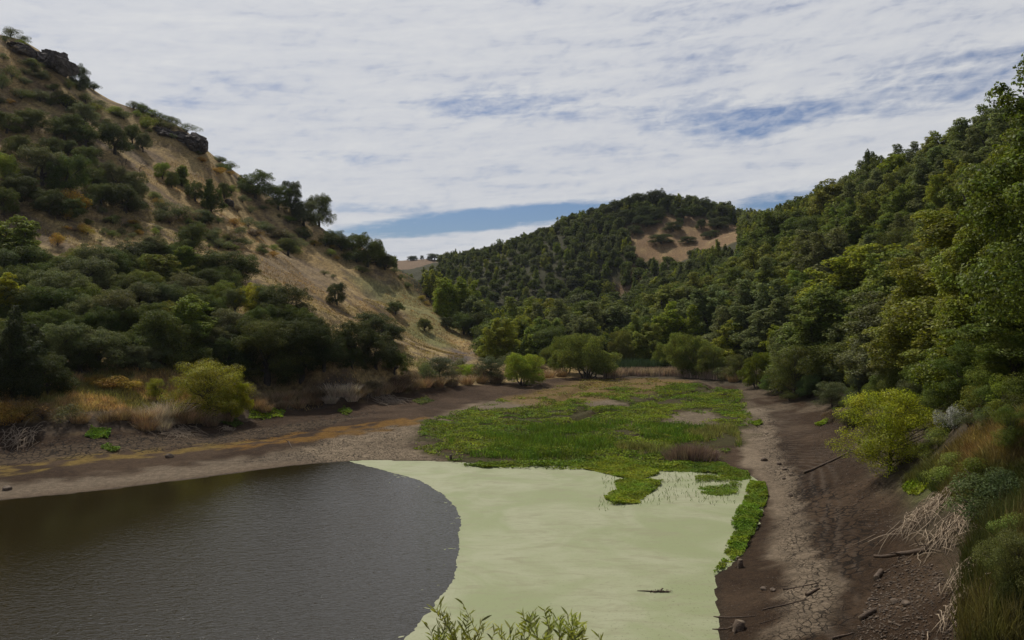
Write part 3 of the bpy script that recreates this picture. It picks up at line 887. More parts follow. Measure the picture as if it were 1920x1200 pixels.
gaps = None
for (px, py, a, b, k, s) in [(900, 412, 330, 26, .1, 1.3), (960, 195, 240, 44, .03, .36), (1360, 218, 210, 56, .0, .42), (1760, 150, 260, 60, .12, .3), (1470, 382, 170, 30, .18, .7),
                             (1650, 190, 330, 60, .1, .14), (700, 388, 150, 14, .0, .3), (600, 295, 160, 18, .0, .2)]:
    u0, v0 = uv(px, py)
    t = gap(u0, v0, a / F, b / F, k) * s
    gaps = t if gaps is None else gaps + t
front = dy.ss(-.3, .25)
dens = (big - .5) * .4 + (mid - .5) * .5 + (wisp - .5) * .6 + (puff - .5) * .5 + .66 - gaps * .62 * front - (front * -.34 + .34) - el.ss(.5, 1.0) * .34  # cloud thinned in the unseen sky behind and overhead to lower ambient light
alpha = dens.ss(.1, .66).mx(el.lin(.12, .2, 0.0, .34) * puff.lin(.36, .64, .1, 1.7))
shade = (mid - .5) * .5 + (wisp - .5) * .9 + (puff - .5) * .36 + (big - .5) * .4
bright = shade.lin(-.35, .35, .43, .66)
glow = (el * 1.0 - az * .25).lin(0, .5, .97, 1.05)
ccol = mixc(nt, bright.lin(.43, .64, 0, 1), (.56, .585, .655), (.745, .75, .755))
cm = nt.nodes.new('ShaderNodeVectorMath'); cm.operation = 'SCALE'; nt.links.new(ccol, cm.inputs[0]); setin(nt, cm.inputs['Scale'], glow * (1 / STR))
skc = mixc(nt, 1.0, sky.outputs[0], (.40, .485, .66), 'MULTIPLY')
fin = mixc(nt, alpha * .96, skc, cm.outputs[0])
nt.links.new(fin, bg.inputs[0]); bg.inputs[1].default_value = STR

sun = bpy.data.lights.new('sun', 'SUN'); sun.energy = 4.0; sun.angle = R(.6); sun.color = (1, .95, .86)
so = bpy.data.objects.new('sun', sun); COL.objects.link(so)
d = Vector((math.sin(SUN_AZ) * math.cos(SUN_EL), math.cos(SUN_AZ) * math.cos(SUN_EL), math.sin(SUN_EL)))
so.rotation_euler = d.to_track_quat('Z', 'Y').to_euler(); so.location = (0, 0, 150)

cam = bpy.data.cameras.new('camera'); co = bpy.data.objects.new('camera', cam); COL.objects.link(co)
co.location = (0, 0, H); co.rotation_euler = (R(90), 0, 0)
cam.sensor_width = 36; cam.lens = 36 * F / 1920; cam.shift_y = -(600 - HY) / 1920
cam.clip_start = .2; cam.clip_end = 4000
SC.camera = co
SC.view_settings.view_transform = 'Standard'; SC.view_settings.look = 'None'; SC.view_settings.exposure = -.1; SC.view_settings.gamma = 1
SC.cycles.max_bounces = 5; SC.cycles.diffuse_bounces = 2; SC.cycles.glossy_bounces = 2; SC.cycles.transmission_bounces = 2; SC.cycles.transparent_max_bounces = 4
SC.cycles.use_adaptive_sampling = True; SC.cycles.sample_clamp_direct = 4; SC.cycles.sample_clamp_indirect = 4

# ------------------------------------------------------------------ air: one closed box of thin even haze
bm = bmesh.new(); bmesh.ops.create_cube(bm, size=1); hm = bpy.data.meshes.new('haze'); bm.to_mesh(hm); bm.free()
ho = obj('haze', hm, None, (0, 640, 55), (0, 0, 0), (1500, 1700, 116)); tag(ho, 'thin pale air over the whole valley', 'haze', kind='stuff')
mh = bpy.data.materials.new('haze'); mh.use_nodes = True; nh = mh.node_tree
nh.nodes.remove(nh.nodes['Principled BSDF']); pv = nh.nodes.new('ShaderNodeVolumePrincipled')
pv.inputs['Color'].default_value = (.8, .88, 1, 1); pv.inputs['Density'].default_value = .000055; pv.inputs['Anisotropy'].default_value = .2
nh.links.new(pv.outputs[0], nh.nodes['Material Output'].inputs['Volume']); hm.materials.append(mh)
# ------------------------------------------------------------------ left hillside: oaks, bushes (foot pixel, pixel height, pixel width)
OAK, OAKD, OLIVE = (.05, .062, .013), (.034, .042, .011), (.068, .076, .03)
LGRN, YGRN, WIL, BAY = (.1, .125, .018), (.19, .195, .013), (.1, .115, .028), (.09, .1, .016)
ORG, BRN, GREY, GOLD = (.21, .125, .018), (.085, .062, .036), (.1, .118, .075), (.2, .16, .03)
G_UP, G_LOW, G_CREST = 'oaks in the upper wood on the left hillside', 'trees in the lower wood on the left hillside', 'trees along the left crest'
LEFT = [
    # crest
    ('oak', 150, 170, 50, 34, OAKD, G_CREST, 'tall dark oak on the skyline just below the upper rock outcrop'),
    ('oak', 128, 134, 32, 36, OAKD, G_CREST, 'dark oak pressed against the right side of the upper rock outcrop'),
    ('oak', 478, 372, 58, 62, OAK, G_CREST, 'broad dark oak on the crest, leftmost of the crest row beside the sky'),
    ('oak', 522, 392, 48, 46, OAK, G_CREST, 'oak on the crest between the broad oak and the dense rounded one'),
    ('oak_near', 547, 402, 64, 40, OAKD, G_CREST, 'dense rounded upright dark tree standing above the left crest'),
    ('oak', 570, 424, 50, 52, OLIVE, G_CREST, 'grey-green bushy oak under the dense rounded tree on the crest'),
    ('oak', 598, 424, 62, 56, OAK, G_CREST, 'open-branched oak on the crest with sky showing through its crown'),
    ('oak', 632, 440, 44, 34, OAKD, G_CREST, 'small dark upright oak at the right end of the crest row'),
    ('oak', 690, 500, 66, 56, OAK, G_CREST, 'wide dark oak near the end of the left ridge'),
    ('oak', 722, 506, 38, 36, OAKD, G_CREST, 'last small oak where the left ridge meets the far hill'),
    ('oak', 660, 470, 34, 40, OAK, G_CREST, None), ('oak', 625, 462, 32, 44, OAK, G_CREST, None), ('oak', 705, 485, 34, 30, OAK, G_CREST, None),
    # upper wood
    ('oak', 60, 246, 52, 70, OAK, G_UP, None), ('oak', 122, 262, 56, 62, OAK, G_UP, None), ('oak', 160, 276, 50, 54, OAK, G_UP, None),
    ('oak', 215, 288, 66, 62, OAKD, G_UP, 'large dark oak left of the grass slope below the lower rock outcrop'), ('oak', 248, 270, 44, 36, OAK, G_UP, None), ('oak', 268, 286, 44, 34, OLIVE, G_UP, None),
    ('oak', 12, 250, 46, 60, OAK, G_UP, None), ('oak', 90, 300, 50, 62, OAKD, G_UP, None), ('oak', 35, 296, 50, 60, OAK, G_UP, None),
    ('oak', 78, 345, 78, 92, OLIVE, G_UP, None), ('oak', 132, 362, 84, 88, OAK, G_UP, None), ('oak', 12, 345, 66, 54, LGRN, G_UP, None),
    ('oak', 40, 378, 62, 76, OAKD, G_UP, None), ('oak', 95, 404, 58, 66, OAKD, G_UP, None), ('oak', 8, 402, 60, 60, OAK, G_UP, None),
    ('oak', 178, 352, 50, 50, OAK, G_UP, None), ('oak', 190, 384, 46, 52, OAK, G_UP, None), ('oak', 235, 398, 62, 76, OAKD, G_UP, None),
    ('oak', 252, 372, 60, 52, OLIVE, G_UP, 'oak with bare dark limbs showing through its crown on the left slope'), ('oak', 160, 312, 44, 50, OAK, G_UP, None), ('oak', 110, 330, 50, 60, OAK, G_UP, None),
    # tall bushes on the mid slope
    ('oak', 305, 336, 38, 34, LGRN, G_UP, None), ('bay', 340, 348, 44, 36, LGRN, G_UP, 'pale green feathery tree halfway along the left slope below the rocks'), ('oak', 322, 352, 36, 30, OAK, G_UP, None),
    ('oak', 366, 378, 46, 40, OAK, G_UP, None), ('bay', 396, 396, 68, 44, OAK, G_UP, 'upright dark tree in the middle of the grassy left slope'), ('oak', 420, 372, 34, 30, OAK, G_UP, None),
    ('oak', 540, 478, 36, 44, OAK, G_UP, 'lone rounded bush-like oak on the bare grass right of the brush band'), ('oak', 384, 420, 30, 40, OAKD, G_UP, None),
    # lone trees on the spur
    ('oak', 708, 634, 52, 82, OAKD, None, 'flat-topped oak standing alone on the grassy spur, trunk showing'), ('oak', 741, 590, 27, 32, OAK, None, 'small round tree alone high on the grassy spur'),
    ('oak', 796, 620, 25, 26, OAK, None, 'small bushy tree on the right flank of the grassy spur'), ('oak', 735, 640, 30, 40, OAKD, None, 'low dark oak touching the flat-topped oak on the spur'),
    # lower wood
    ('bay', 38, 510, 108, 96, LGRN, G_LOW, 'large light green rounded tree at the left edge, upper side of the lower wood'), ('bay', 12, 600, 90, 70, YGRN, G_LOW, None),
    ('bay_near', 26, 750, 180, 92, OAKD, G_LOW, 'tall near-black leafy tree at the left edge above the shore'), ('oak', 110, 590, 90, 110, OLIVE, G_LOW, None), ('oak', 165, 560, 80, 110, OLIVE, G_LOW, None),
    ('oak', 205, 525, 66, 80, OAK, G_LOW, None), ('oak', 262, 508, 58, 74, OAKD, G_LOW, 'dark flat oak at the top edge of the lower wood'), ('oak', 318, 506, 52, 64, OAK, G_LOW, None),
    ('oak', 356, 478, 60, 58, OAK, G_LOW, 'dome-shaped oak poking above the upper edge of the lower wood'), ('bay', 345, 520, 60, 66, LGRN, G_LOW, None), ('bay', 318, 556, 80, 72, BAY, G_LOW, None),
    ('oak', 430, 535, 66, 92, OAK, G_LOW, 'smooth green oak at the upper right corner of the lower wood'), ('oak', 390, 560, 60, 60, OAKD, G_LOW, None), ('oak', 440, 590, 54, 54, OLIVE, G_LOW, None),
    ('oak', 474, 590, 62, 60, YGRN, G_LOW, 'yellow-topped oak in the lower wood next to the grass'), ('oak', 535, 610, 80, 84, OAKD, G_LOW, 'dark oak at the right edge of the lower wood against the spur'), ('oak', 490, 640, 70, 70, OAK, G_LOW, None),
    ('bay', 362, 650, 100, 100, LGRN, G_LOW, 'bright mid-green tree standing out in the middle of the lower wood'), ('oak', 340, 690, 84, 80, OAK, G_LOW, None), ('oak', 230, 620, 80, 90, OLIVE, G_LOW, None),
    ('oak', 120, 690, 90, 110, OLIVE, G_LOW, None), ('oak', 185, 690, 80, 100, OLIVE, G_LOW, None), ('oak', 285, 670, 90, 92, OAK, G_LOW, None), ('oak_near', 500, 718, 128, 124, OAK, G_LOW, 'big dark dome oak at the foot of the left hill behind the yellow willow'),
    ('oak_near', 565, 712, 122, 112, OAKD, G_LOW, 'big near-black oak at the right foot of the lower wood above the shore'), ('oak', 608, 692, 86, 74, OAKD, G_LOW, 'dark oak at the right tip of the lower wood by bare grass'), ('oak', 450, 672, 84, 84, OAK, G_LOW, None),
    ('oak', 90, 740, 80, 90, OAKD, G_LOW, None), ('oak', 428, 694, 70, 76, OAKD, G_LOW, None), ('oak', 262, 698, 54, 70, OLIVE, G_LOW, None), ('oak', 150, 702, 70, 70, OAKD, G_LOW, None),
    ('oak', 60, 660, 80, 90, OAK, G_LOW, None), ('oak', 240, 570, 60, 70, OAK, G_LOW, None), ('oak', 290, 590, 66, 70, OAKD, G_LOW, None), ('oak', 395, 610, 60, 60, OAK, G_LOW, None),
    ('oak', 560, 640, 70, 72, OAK, G_LOW, None), ('oak', 150, 620, 70, 80, OLIVE, G_LOW, None), ('oak', 590, 650, 60, 56, OAKD, G_LOW, None), ('oak', 70, 560, 70, 70, OAK, G_LOW, None),
    # dark bushes below the flat-topped oak
    ('oak', 665, 662, 64, 70, OAKD, None, 'dark bush below and left of the flat-topped oak on the spur'), ('oak', 705, 690, 70, 76, OAKD, None, 'dark bush directly below the flat-topped oak on the spur'),
    ('oak', 740, 702, 50, 46, OAK, None, 'dark bush at the shore below the spur, right of two others'), ('oak', 660, 690, 40, 46, OAKD, None, None),
]
for k, (kind, px, pyb, hp, wp_, c, grp, lab) in enumerate(LEFT):
    if grp == G_UP: hp, wp_ = hp * .9, wp_ * .84
    plant_px(kind, px, pyb, hp, wp_, color=c, name='oak_tree' if kind.startswith('oak') else 'leafy_tree', group=grp, label=lab, word='oak' if kind.startswith('oak') else 'leafy tree', cat='tree', zone='left')

# the rest of the two left woods
def fill_wood(poly, n, hp, mind, grp, sd):
    r_ = np.random.default_rng(sd); pl = [(a, b - .45 * h_) for (_, a, b, h_, *_r) in LEFT]; k = 0
    for _ in range(4000):
        a = r_.uniform(min(p[0] for p in poly), max(p[0] for p in poly)); b = r_.uniform(min(p[1] for p in poly), max(p[1] for p in poly))
        if not inside(poly, np.array([a]), np.array([b]))[0] or min(math.hypot(a - u, b - v) for u, v in pl) < mind: continue
        h_ = hp * r_.uniform(.8, 1.15); pl.append((a, b)); k += 1
        plant_px('oak', a, b + .45 * h_, h_, h_ * r_.uniform(.92, 1.2), color=[OAK, BAY, OLIVE, OAK][int(r_.integers(4))], name='oak_tree', group=grp, word='oak', zone='left')
        if k >= n: break


fill_wood([(-30, 215), (60, 215), (180, 215), (262, 255), (285, 280), (230, 300), (225, 330), (262, 350), (240, 380), (110, 395), (-30, 400)], 4, 46, 34, G_UP, 1)
fill_wood([(-30, 480), (100, 490), (250, 470), (345, 455), (420, 500), (470, 540), (545, 565), (590, 610), (618, 640), (585, 655), (480, 662), (330, 652), (240, 648), (100, 660), (-30, 680)], 48, 66, 27, G_LOW, 2)

# bushes: foot pixel, height, width, colour
BUSH = [(10, 80, 18, 22, OAK), (22, 148, 26, 30, OAK), (4, 168, 34, 24, OLIVE), (58, 122, 13, 20, LGRN), (66, 138, 16, 22, OAK), (82, 146, 15, 20, OAK), (46, 158, 14, 22, OLIVE), (128, 206, 32, 40, OAKD),
        (160, 192, 18, 26, OAK), (182, 205, 20, 34, OLIVE), (195, 178, 14, 20, OAK), (212, 214, 16, 28, LGRN), (232, 224, 16, 28, OAK), (250, 205, 16, 22, OAK), (266, 214, 22, 22, OAK), (275, 240, 24, 30, LGRN),
        (296, 238, 16, 28, OAK), (318, 244, 15, 34, OLIVE), (350, 248, 16, 40, OAK), (368, 246, 14, 22, LGRN), (330, 228, 10, 20, OAK), (395, 284, 9, 16, OAK), (432, 318, 16, 24, OLIVE), (418, 305, 9, 14, OAK),
        (30, 250, 26, 40, BRN), (112, 186, 16, 22, OAK), (100, 170, 14, 24, OAK), (130, 168, 20, 24, OAK), (40, 185, 18, 40, OAK), (75, 190, 22, 40, OLIVE), (20, 195, 10, 20, ORG), (200, 236, 14, 22, OAK), (245, 186, 12, 22, GOLD),
        (140, 398, 44, 50, ORG), (165, 392, 30, 36, OLIVE), (128, 412, 24, 24, ORG), (176, 300, 28, 36, OAKD), (296, 384, 14, 20, ORG), (288, 372, 14, 22, LGRN), (308, 398, 26, 40, OLIVE), (330, 412, 30, 50, OLIVE), (352, 418, 26, 44, BRN), (372, 414, 24, 40, OLIVE),
        (318, 420, 20, 34, BRN), (300, 414, 22, 34, OLIVE), (212, 420, 18, 28, OAK), (250, 420, 8, 24, ORG), (192, 400, 14, 20, OLIVE), (165, 440, 16, 26, GOLD), (108, 462, 26, 24, ORG), (155, 436, 18, 22, ORG), (195, 440, 14, 22, OLIVE),
        (228, 440, 14, 18, OAK), (210, 444, 14, 20, LGRN), (290, 440, 14, 14, LGRN), (260, 440, 10, 16, ORG), (410, 420, 16, 18, OAK), (434, 362, 16, 18, LGRN), (455, 380, 14, 22, OLIVE), (470, 400, 16, 26, OLIVE), (445, 398, 14, 20, BRN),
        (465, 425, 18, 40, OLIVE), (490, 432, 18, 40, OLIVE), (510, 446, 22, 48, BRN), (530, 450, 20, 40, OLIVE), (555, 466, 20, 40, OLIVE), (572, 450, 20, 30, OAKD), (478, 444, 16, 40, BRN), (560, 440, 14, 24, OLIVE), (450, 440, 16, 30, OLIVE),
        (430, 450, 20, 46, BRN), (410, 466, 20, 40, OLIVE), (440, 470, 16, 40, BRN), (395, 448, 18, 40, OLIVE), (455, 462, 18, 34, OLIVE), (487, 474, 12, 16, OAK), (405, 440, 14, 24, OLIVE), (512, 480, 10, 16, ORG),
        (610, 462, 22, 34, OAK), (640, 470, 26, 36, OAK), (668, 492, 22, 36, OLIVE), (650, 488, 18, 26, OAK), (620, 480, 14, 22, LGRN), (740, 512, 12, 16, OLIVE), (752, 524, 10, 14, OAK), (672, 508, 10, 14, OAK), (693, 480, 18, 26, LGRN), (680, 512, 12, 22, OAK),
        (608, 516, 10, 18, OAK), (625, 522, 8, 12, OLIVE), (632, 488, 9, 10, ORG), (790, 562, 9, 16, GOLD), (830, 588, 9, 20, GOLD), (800, 572, 8, 16, ORG), (860, 606, 8, 16, GOLD), (700, 474, 12, 16, OAK), (765, 540, 12, 16, OAK),
        (690, 640, 24, 30, OAKD), (640, 646, 30, 34, OAKD), (724, 672, 24, 30, OAK), (760, 690, 30, 34, OAK)]
rb = np.random.default_rng(404)
for (pl_, n_, h0, h1_) in [([(0, 75), (60, 95), (130, 130), (180, 170), (250, 215), (250, 240), (150, 215), (0, 205)], 22, 9, 18), ([(250, 215), (390, 285), (440, 325), (420, 340), (330, 262), (270, 250)], 12, 7, 14),
                           ([(290, 370), (400, 410), (480, 430), (580, 460), (570, 480), (480, 480), (400, 470), (330, 430), (290, 420)], 22, 8, 16), ([(100, 410), (290, 420), (330, 450), (110, 470)], 12, 7, 14),
                           ([(430, 340), (520, 400), (640, 470), (620, 480), (520, 430), (430, 380)], 8, 7, 13)]:
    for _ in range(n_):
        while True:
            a, b = rb.uniform(min(p[0] for p in pl_), max(p[0] for p in pl_)), rb.uniform(min(p[1] for p in pl_), max(p[1] for p in pl_))
            if inside(pl_, np.array([a]), np.array([b]))[0]: break
        hp = rb.uniform(h0, h1_); BUSH.append((a, b, hp, hp * rb.uniform(1.3, 2.2), [OAK, OLIVE, OLIVE, BRN, LGRN, OAK, BAY][int(rb.integers(7))] if rb.random() > .07 else ORG))
for k, (a, b) in enumerate([(168, 166), (186, 174), (204, 182), (222, 190), (238, 196), (255, 203), (272, 212), (285, 220), (300, 228), (318, 232), (335, 234), (352, 238), (368, 242), (402, 286), (414, 300), (428, 308), (20, 70), (44, 80), (176, 170), (246, 200), (264, 208), (326, 236), (196, 178)]):
    BUSH.append((a, b, 11 + 8 * ((k * .37) % 1), 20 + 16 * ((k * .73) % 1), [OAK, OLIVE, OAKD, LGRN][k % 4]))
for k, (px, pyb, hp, wp_, c) in enumerate(BUSH):
    hp *= 1.02; wp_ *= 1.1
    plant_px('shrub', px, pyb, hp, wp_, color=c, name='bush', group='bushes on the left hillside', word='bush', cat='bush', zone='left')

# bushes and willows along the shore
SHORE = [
    ('willow', 438, 784, 70, 62, YGRN, 'low yellow-green bush at the right foot of the yellow willow', 'willow_bush'),
    ('airy', 392, 784, 114, 124, YGRN, 'yellow-flowered willow leaning over the left shore', 'willow_tree'),
    ('airy', 292, 748, 40, 30, YGRN, 'small twiggy yellow-leaved sapling left of the yellow willow', 'sapling'),
    ('willow', 982, 722, 62, 76, (.17, .19, .03), 'round yellow-green willow bush at the left edge of the marsh', 'willow_bush'),
    ('willow', 1100, 708, 84, 104, WIL, 'large rounded grey-green willow at the far edge of the marsh', 'willow_tree'),
    ('willow', 1062, 700, 72, 60, WIL, 'left half-hidden willow joined to the large rounded one at the marsh edge', 'willow_tree'),
    ('willow', 1166, 682, 64, 44, WIL, 'narrow willow right of the large rounded one, behind dark reeds', 'willow_tree'),
    ('willow', 1290, 704, 82, 78, WIL, 'tall willow at the right end of the dark reed bed', 'willow_tree'),
    ('willow', 1250, 696, 56, 50, WIL, 'lower willow just left of the tall one by the reed bed', 'willow_bush'),
    ('willow', 1330, 708, 62, 56, WIL, 'willow just right of the tall one by the reed bed', 'willow_bush'),
    ('willow', 1035, 684, 36, 40, WIL, 'small willow bush left of the large rounded willow', 'willow_bush'),
    ('willow', 880, 708, 26, 44, (.15, .17, .03), 'low yellow-green bush on the shore under the rocky spur tip', 'willow_bush'),
    ('airy', 825, 712, 46, 56, OLIVE, 'thin olive bush on the shore below the bare rock patch', 'bush'),
    ('airy', 920, 716, 50, 50, OLIVE, 'thin brownish bush left of the round yellow-green willow bush', 'bush'),
    ('willow', 1420, 728, 70, 56, BAY, 'light green rounded bush at the right edge of the mud, left of a bigger pair', 'willow_bush'),
    ('airy', 1490, 742, 98, 92, BAY, 'light green feathery tree at the top of the right mud bank', 'willow_tree'),
    ('willow', 1452, 736, 42, 44, (.07, .1, .03), 'low bush at the feet of the feathery tree on the right bank', 'bush'),
    ('willow', 1520, 746, 46, 46, (.05, .075, .03), 'dark rounded bush right of the feathery tree on the right bank', 'bush'),
    ('airy', 1380, 712, 50, 46, BAY, 'small light green tree left of the rounded bush at the mud edge', 'sapling'),
    ('airy', 1668, 886, 162, 164, (.2, .225, .013), 'bright yellow-green bushy tree standing on the right mud bank', 'sapling'),
    ('airy', 1600, 800, 60, 50, LGRN, 'small pale green bush behind the bright yellow-green bushy tree', 'bush'),
    ('airy', 1560, 764, 50, 60, OLIVE, 'thin olive bush at the top of the right mud bank', 'bush'),
    ('airy', 1610, 766, 70, 40, GREY, 'pale grey-leaved bush in front of the dark trees on the right', 'bush'),
    ('airy', 1700, 800, 90, 60, OLIVE, 'thin bush under the big trees, right of the bright yellow-green one', 'bush'),
    ('shrub', 1790, 806, 50, 66, (.2, .23, .22), 'whitish silver-leaved bush in front of the dark hollow', 'bush'),
    ('airy', 1895, 842, 84, 60, LGRN, 'slim light green sapling at the right edge above the golden grass', 'sapling'),
    ('shrub', 1480, 752, 20, 34, OAK, 'low dark bush at the top edge of the right mud bank', 'bush'),
    ('shrub', 1835, 960, 74, 120, (.06, .085, .03), 'dark green bush beside the pile of dead reeds on the right', 'bush'),
    ('shrub', 1770, 915, 44, 70, (.12, .15, .03), 'yellowish low bush above the pile of dead reeds', 'bush'),
    ('shrub', 1880, 935, 60, 80, (.05, .075, .03), 'dark green bush at the right edge, upper of two', 'bush'),
    ('airy', 1905, 1120, 130, 110, (.1, .11, .03), 'olive bush at the right edge near the bottom corner', 'bush'),
    ('shrub', 1895, 1020, 60, 70, (.1, .12, .03), 'olive bush at the right edge, lower of two', 'bush'),
]
for kind, px, pyb, hp, wp_, c, lab, nm in SHORE:
    plant_px(kind, px, pyb, hp, wp_, color=c, name=nm, label=lab, cat=nm.split('_')[0] if nm != 'willow_bush' else 'bush', dflt=140)
for px, pyb, hp, wp_, c in [(1800, 786, 46, 60, OAK), (1830, 776, 54, 70, BAY), (1858, 768, 50, 70, OAK), (1885, 760, 60, 70, LGRN), (1912, 756, 60, 70, OAK), (1850, 796, 36, 56, OLIVE), (1880, 786, 40, 60, BAY), (1912, 780, 44, 60, OAK), (1780, 812, 36, 50, OAK), (1815, 800, 30, 50, OLIVE), (1760, 838, 36, 56, (.12, .14, .03)), (1735, 862, 34, 50, LGRN), (1790, 880, 34, 60, (.11, .13, .03)), (1830, 900, 44, 70, BAY), (1860, 985, 50, 80, OLIVE),
                            (40, 790, 40, 90, (.15, .1, .03)), (10, 800, 50, 70, (.17, .11, .025)), (80, 786, 30, 60, BRN), (130, 790, 34, 60, OLIVE), (340, 786, 30, 60, BRN), (470, 752, 30, 44, BRN),
                            (770, 722, 30, 46, BRN), (800, 716, 34, 40, OLIVE), (850, 712, 26, 40, BRN), (700, 735, 24, 40, BRN), (900, 714, 30, 40, BRN), (940, 716, 24, 44, BRN), (745, 728, 26, 40, BRN),
                            (1010, 700, 24, 40, BRN), (1350, 712, 24, 36, OLIVE), (1405, 720, 20, 30, BRN), (210, 730, 26, 80, (.2, .125, .02)), (180, 722, 20, 50, (.2, .125, .02)), (250, 728, 18, 44, GOLD),
                            (790, 700, 30, 40, (.1, .11, .03)), (860, 700, 30, 36, OLIVE), (960, 690, 30, 44, OLIVE), (1000, 676, 34, 50, OLIVE), (1590, 800, 34, 50, BRN), (1560, 790, 24, 40, BRN)]:
    plant_px('shrub', px, pyb, hp, wp_, color=c, name='bush', group='low bushes along the shore', word='bush', cat='bush', zone='shore', dflt=130)

# ------------------------------------------------------------------ wood on the right slope and the central hill
CL = [CLEARING, CLEAR2, CLEAR3]
rg = np.random.default_rng(99)
cx = rg.uniform(-150, 150, 60000); cy = 36 + 600 * rg.random(60000) ** 1.15
cz = hgt(cx, cy)
px, py = proj(cx, cy, cz)
right = (cx > 37 + 3 * np.sin(cy * .09)) & (cz > 2.6) & (cy < 340)
right &= ~((cy < 78) & (py > 762))
cent = (cy >= 163) & (cx > -5 - np.maximum(0, cy - 205) * .75) & (cz > .4) & (cy < 560)
ok = (right | cent) & (px > 640) & (px < 2120)
SAD = [(735, 474), (824, 474), (828, 490), (800, 512), (778, 522), (740, 504)]
for hh_ in (4, 7): ok &= ~inside(SAD, *proj(cx, cy, cz + hh_))
for c in CL: ok &= sdist(c, cx, cy) < 1.5
CLV = [[(1205, 464), (1172, 432), (1200, 408), (1290, 398), (1350, 408), (1392, 416), (1392, 432), (1320, 450), (1262, 464)], [(1170, 532), (1178, 508), (1200, 512), (1196, 528)], [(1140, 556), (1152, 540), (1178, 538), (1168, 550)]]
qx, qy = proj(cx, cy, cz + 8.5); q2x, q2y = proj(cx, cy, cz + 4)
for c in CLV: ok &= ~(inside(c, qx, qy) | inside(c, q2x, q2y))
# left ravine behind the spur
cand = np.stack([cx, cy, cz], 1)[ok]
keep = []; cells = {}
for k, (a, b, c) in enumerate(cand):
    r = 4.3 if b < 110 else (4.6 if b < 230 else 4.7)
    r *= rg.uniform(.85, 1.15)
    ck = (int(a // 7), int(b // 7)); good = True
    for di in (-1, 0, 1):
        for dj in (-1, 0, 1):
            for (u, v) in cells.get((ck[0] + di, ck[1] + dj), ()):
                if (u - a) ** 2 + (v - b) ** 2 < r * r: good = False
    if good:
        cells.setdefault(ck, []).append((a, b)); keep.append((a, b, c))
keep = np.array(keep)
# line of sight to the tree tops
hts = np.where(keep[:, 1] < 230, rg.uniform(6.0, 10.0, len(keep)) + 3.5 * (rg.random(len(keep)) < .22), rg.uniform(5.2, 8.6, len(keep))) * np.where((keep[:, 0] < 25) & (keep[:, 1] > 300), .72, 1)
vis = np.ones(len(keep), bool)
for t in np.linspace(.12, .96, 40):
    X, Yv = keep[:, 0] * t, keep[:, 1] * t
    vis &= hgt(X, Yv) < H + (keep[:, 2] + hts * 1.05 + .5 - H) * t + .3
keep, hts = keep[vis], hts[vis]
ppx, ppy = proj(keep[:, 0], keep[:, 1], keep[:, 2] + hts)
app = hts * F / keep[:, 1]
order = np.argsort(-app)
TONES = [('mid green', (.1, .122, .022)), ('yellow-green', (.132, .142, .015)), ('deep green', (.07, .086, .018)), ('grey-green', (.088, .1, .036)), ('olive', (.118, .126, .024))]
N_IND = 292
mass = []
tn = fbm(keep[:, 0] * .045, keep[:, 1] * .045, 88, 3) + rg.normal(0, .1, len(keep))
for rank, k in enumerate(order):
    a, b, c = keep[k]; h_ = hts[k]
    on_c = b > 245 and a < 95 + (b - 340) * .3
    isoak = rg.random() < (.62 if on_c else (.16 if b > 90 else .1))
    if ppx[k] > 1750 and b < 70: isoak = False
    ti = int(np.clip((tn[k] - .3) / .4 * 5, 0, 4.99)); ti = [2, 0, 4, 1, 3][ti]
    if rg.random() < .12: ti = 3
    tone, colr = TONES[ti]
    if b < 75 and ti in (2, 3): tone, colr = TONES[1 if rg.random() < .5 else 4]
    if isoak: tone, colr = ('dark green', OAK) if rg.random() < .75 else ('grey-green', OLIVE)
    if rank < N_IND:
        near = b < 92
        kind = ('oak' if isoak else 'bay') + ('_near' if near else '')
        plant(kind, a, b, h_ * (.8 if isoak else 1), w=(h_ * 1.05 if isoak else h_ * rg.uniform(.78, 1.02)), color=colr, name='oak_tree' if isoak else 'leafy_tree', parts=b < 130, z=c,
              group='trees of the wood on the right slope', word=tone + (' oak' if isoak else ' tree'), zone='forest')
    else: mass.append((a, b, c, h_, isoak, colr))
print('forest', len(keep), 'mass', len(mass))

# two singled-out trees of the right side
def special(px, Y, toppy, w, kind, color, label, name='leafy_tree'):
    x_ = (px - CX) / F * Y; z_ = h1(x_, Y); top = H + (HY - toppy) / F * Y
    return plant(kind, x_, Y, top - z_, w, color=color, name=name, label=label, cat='tree', z=z_)


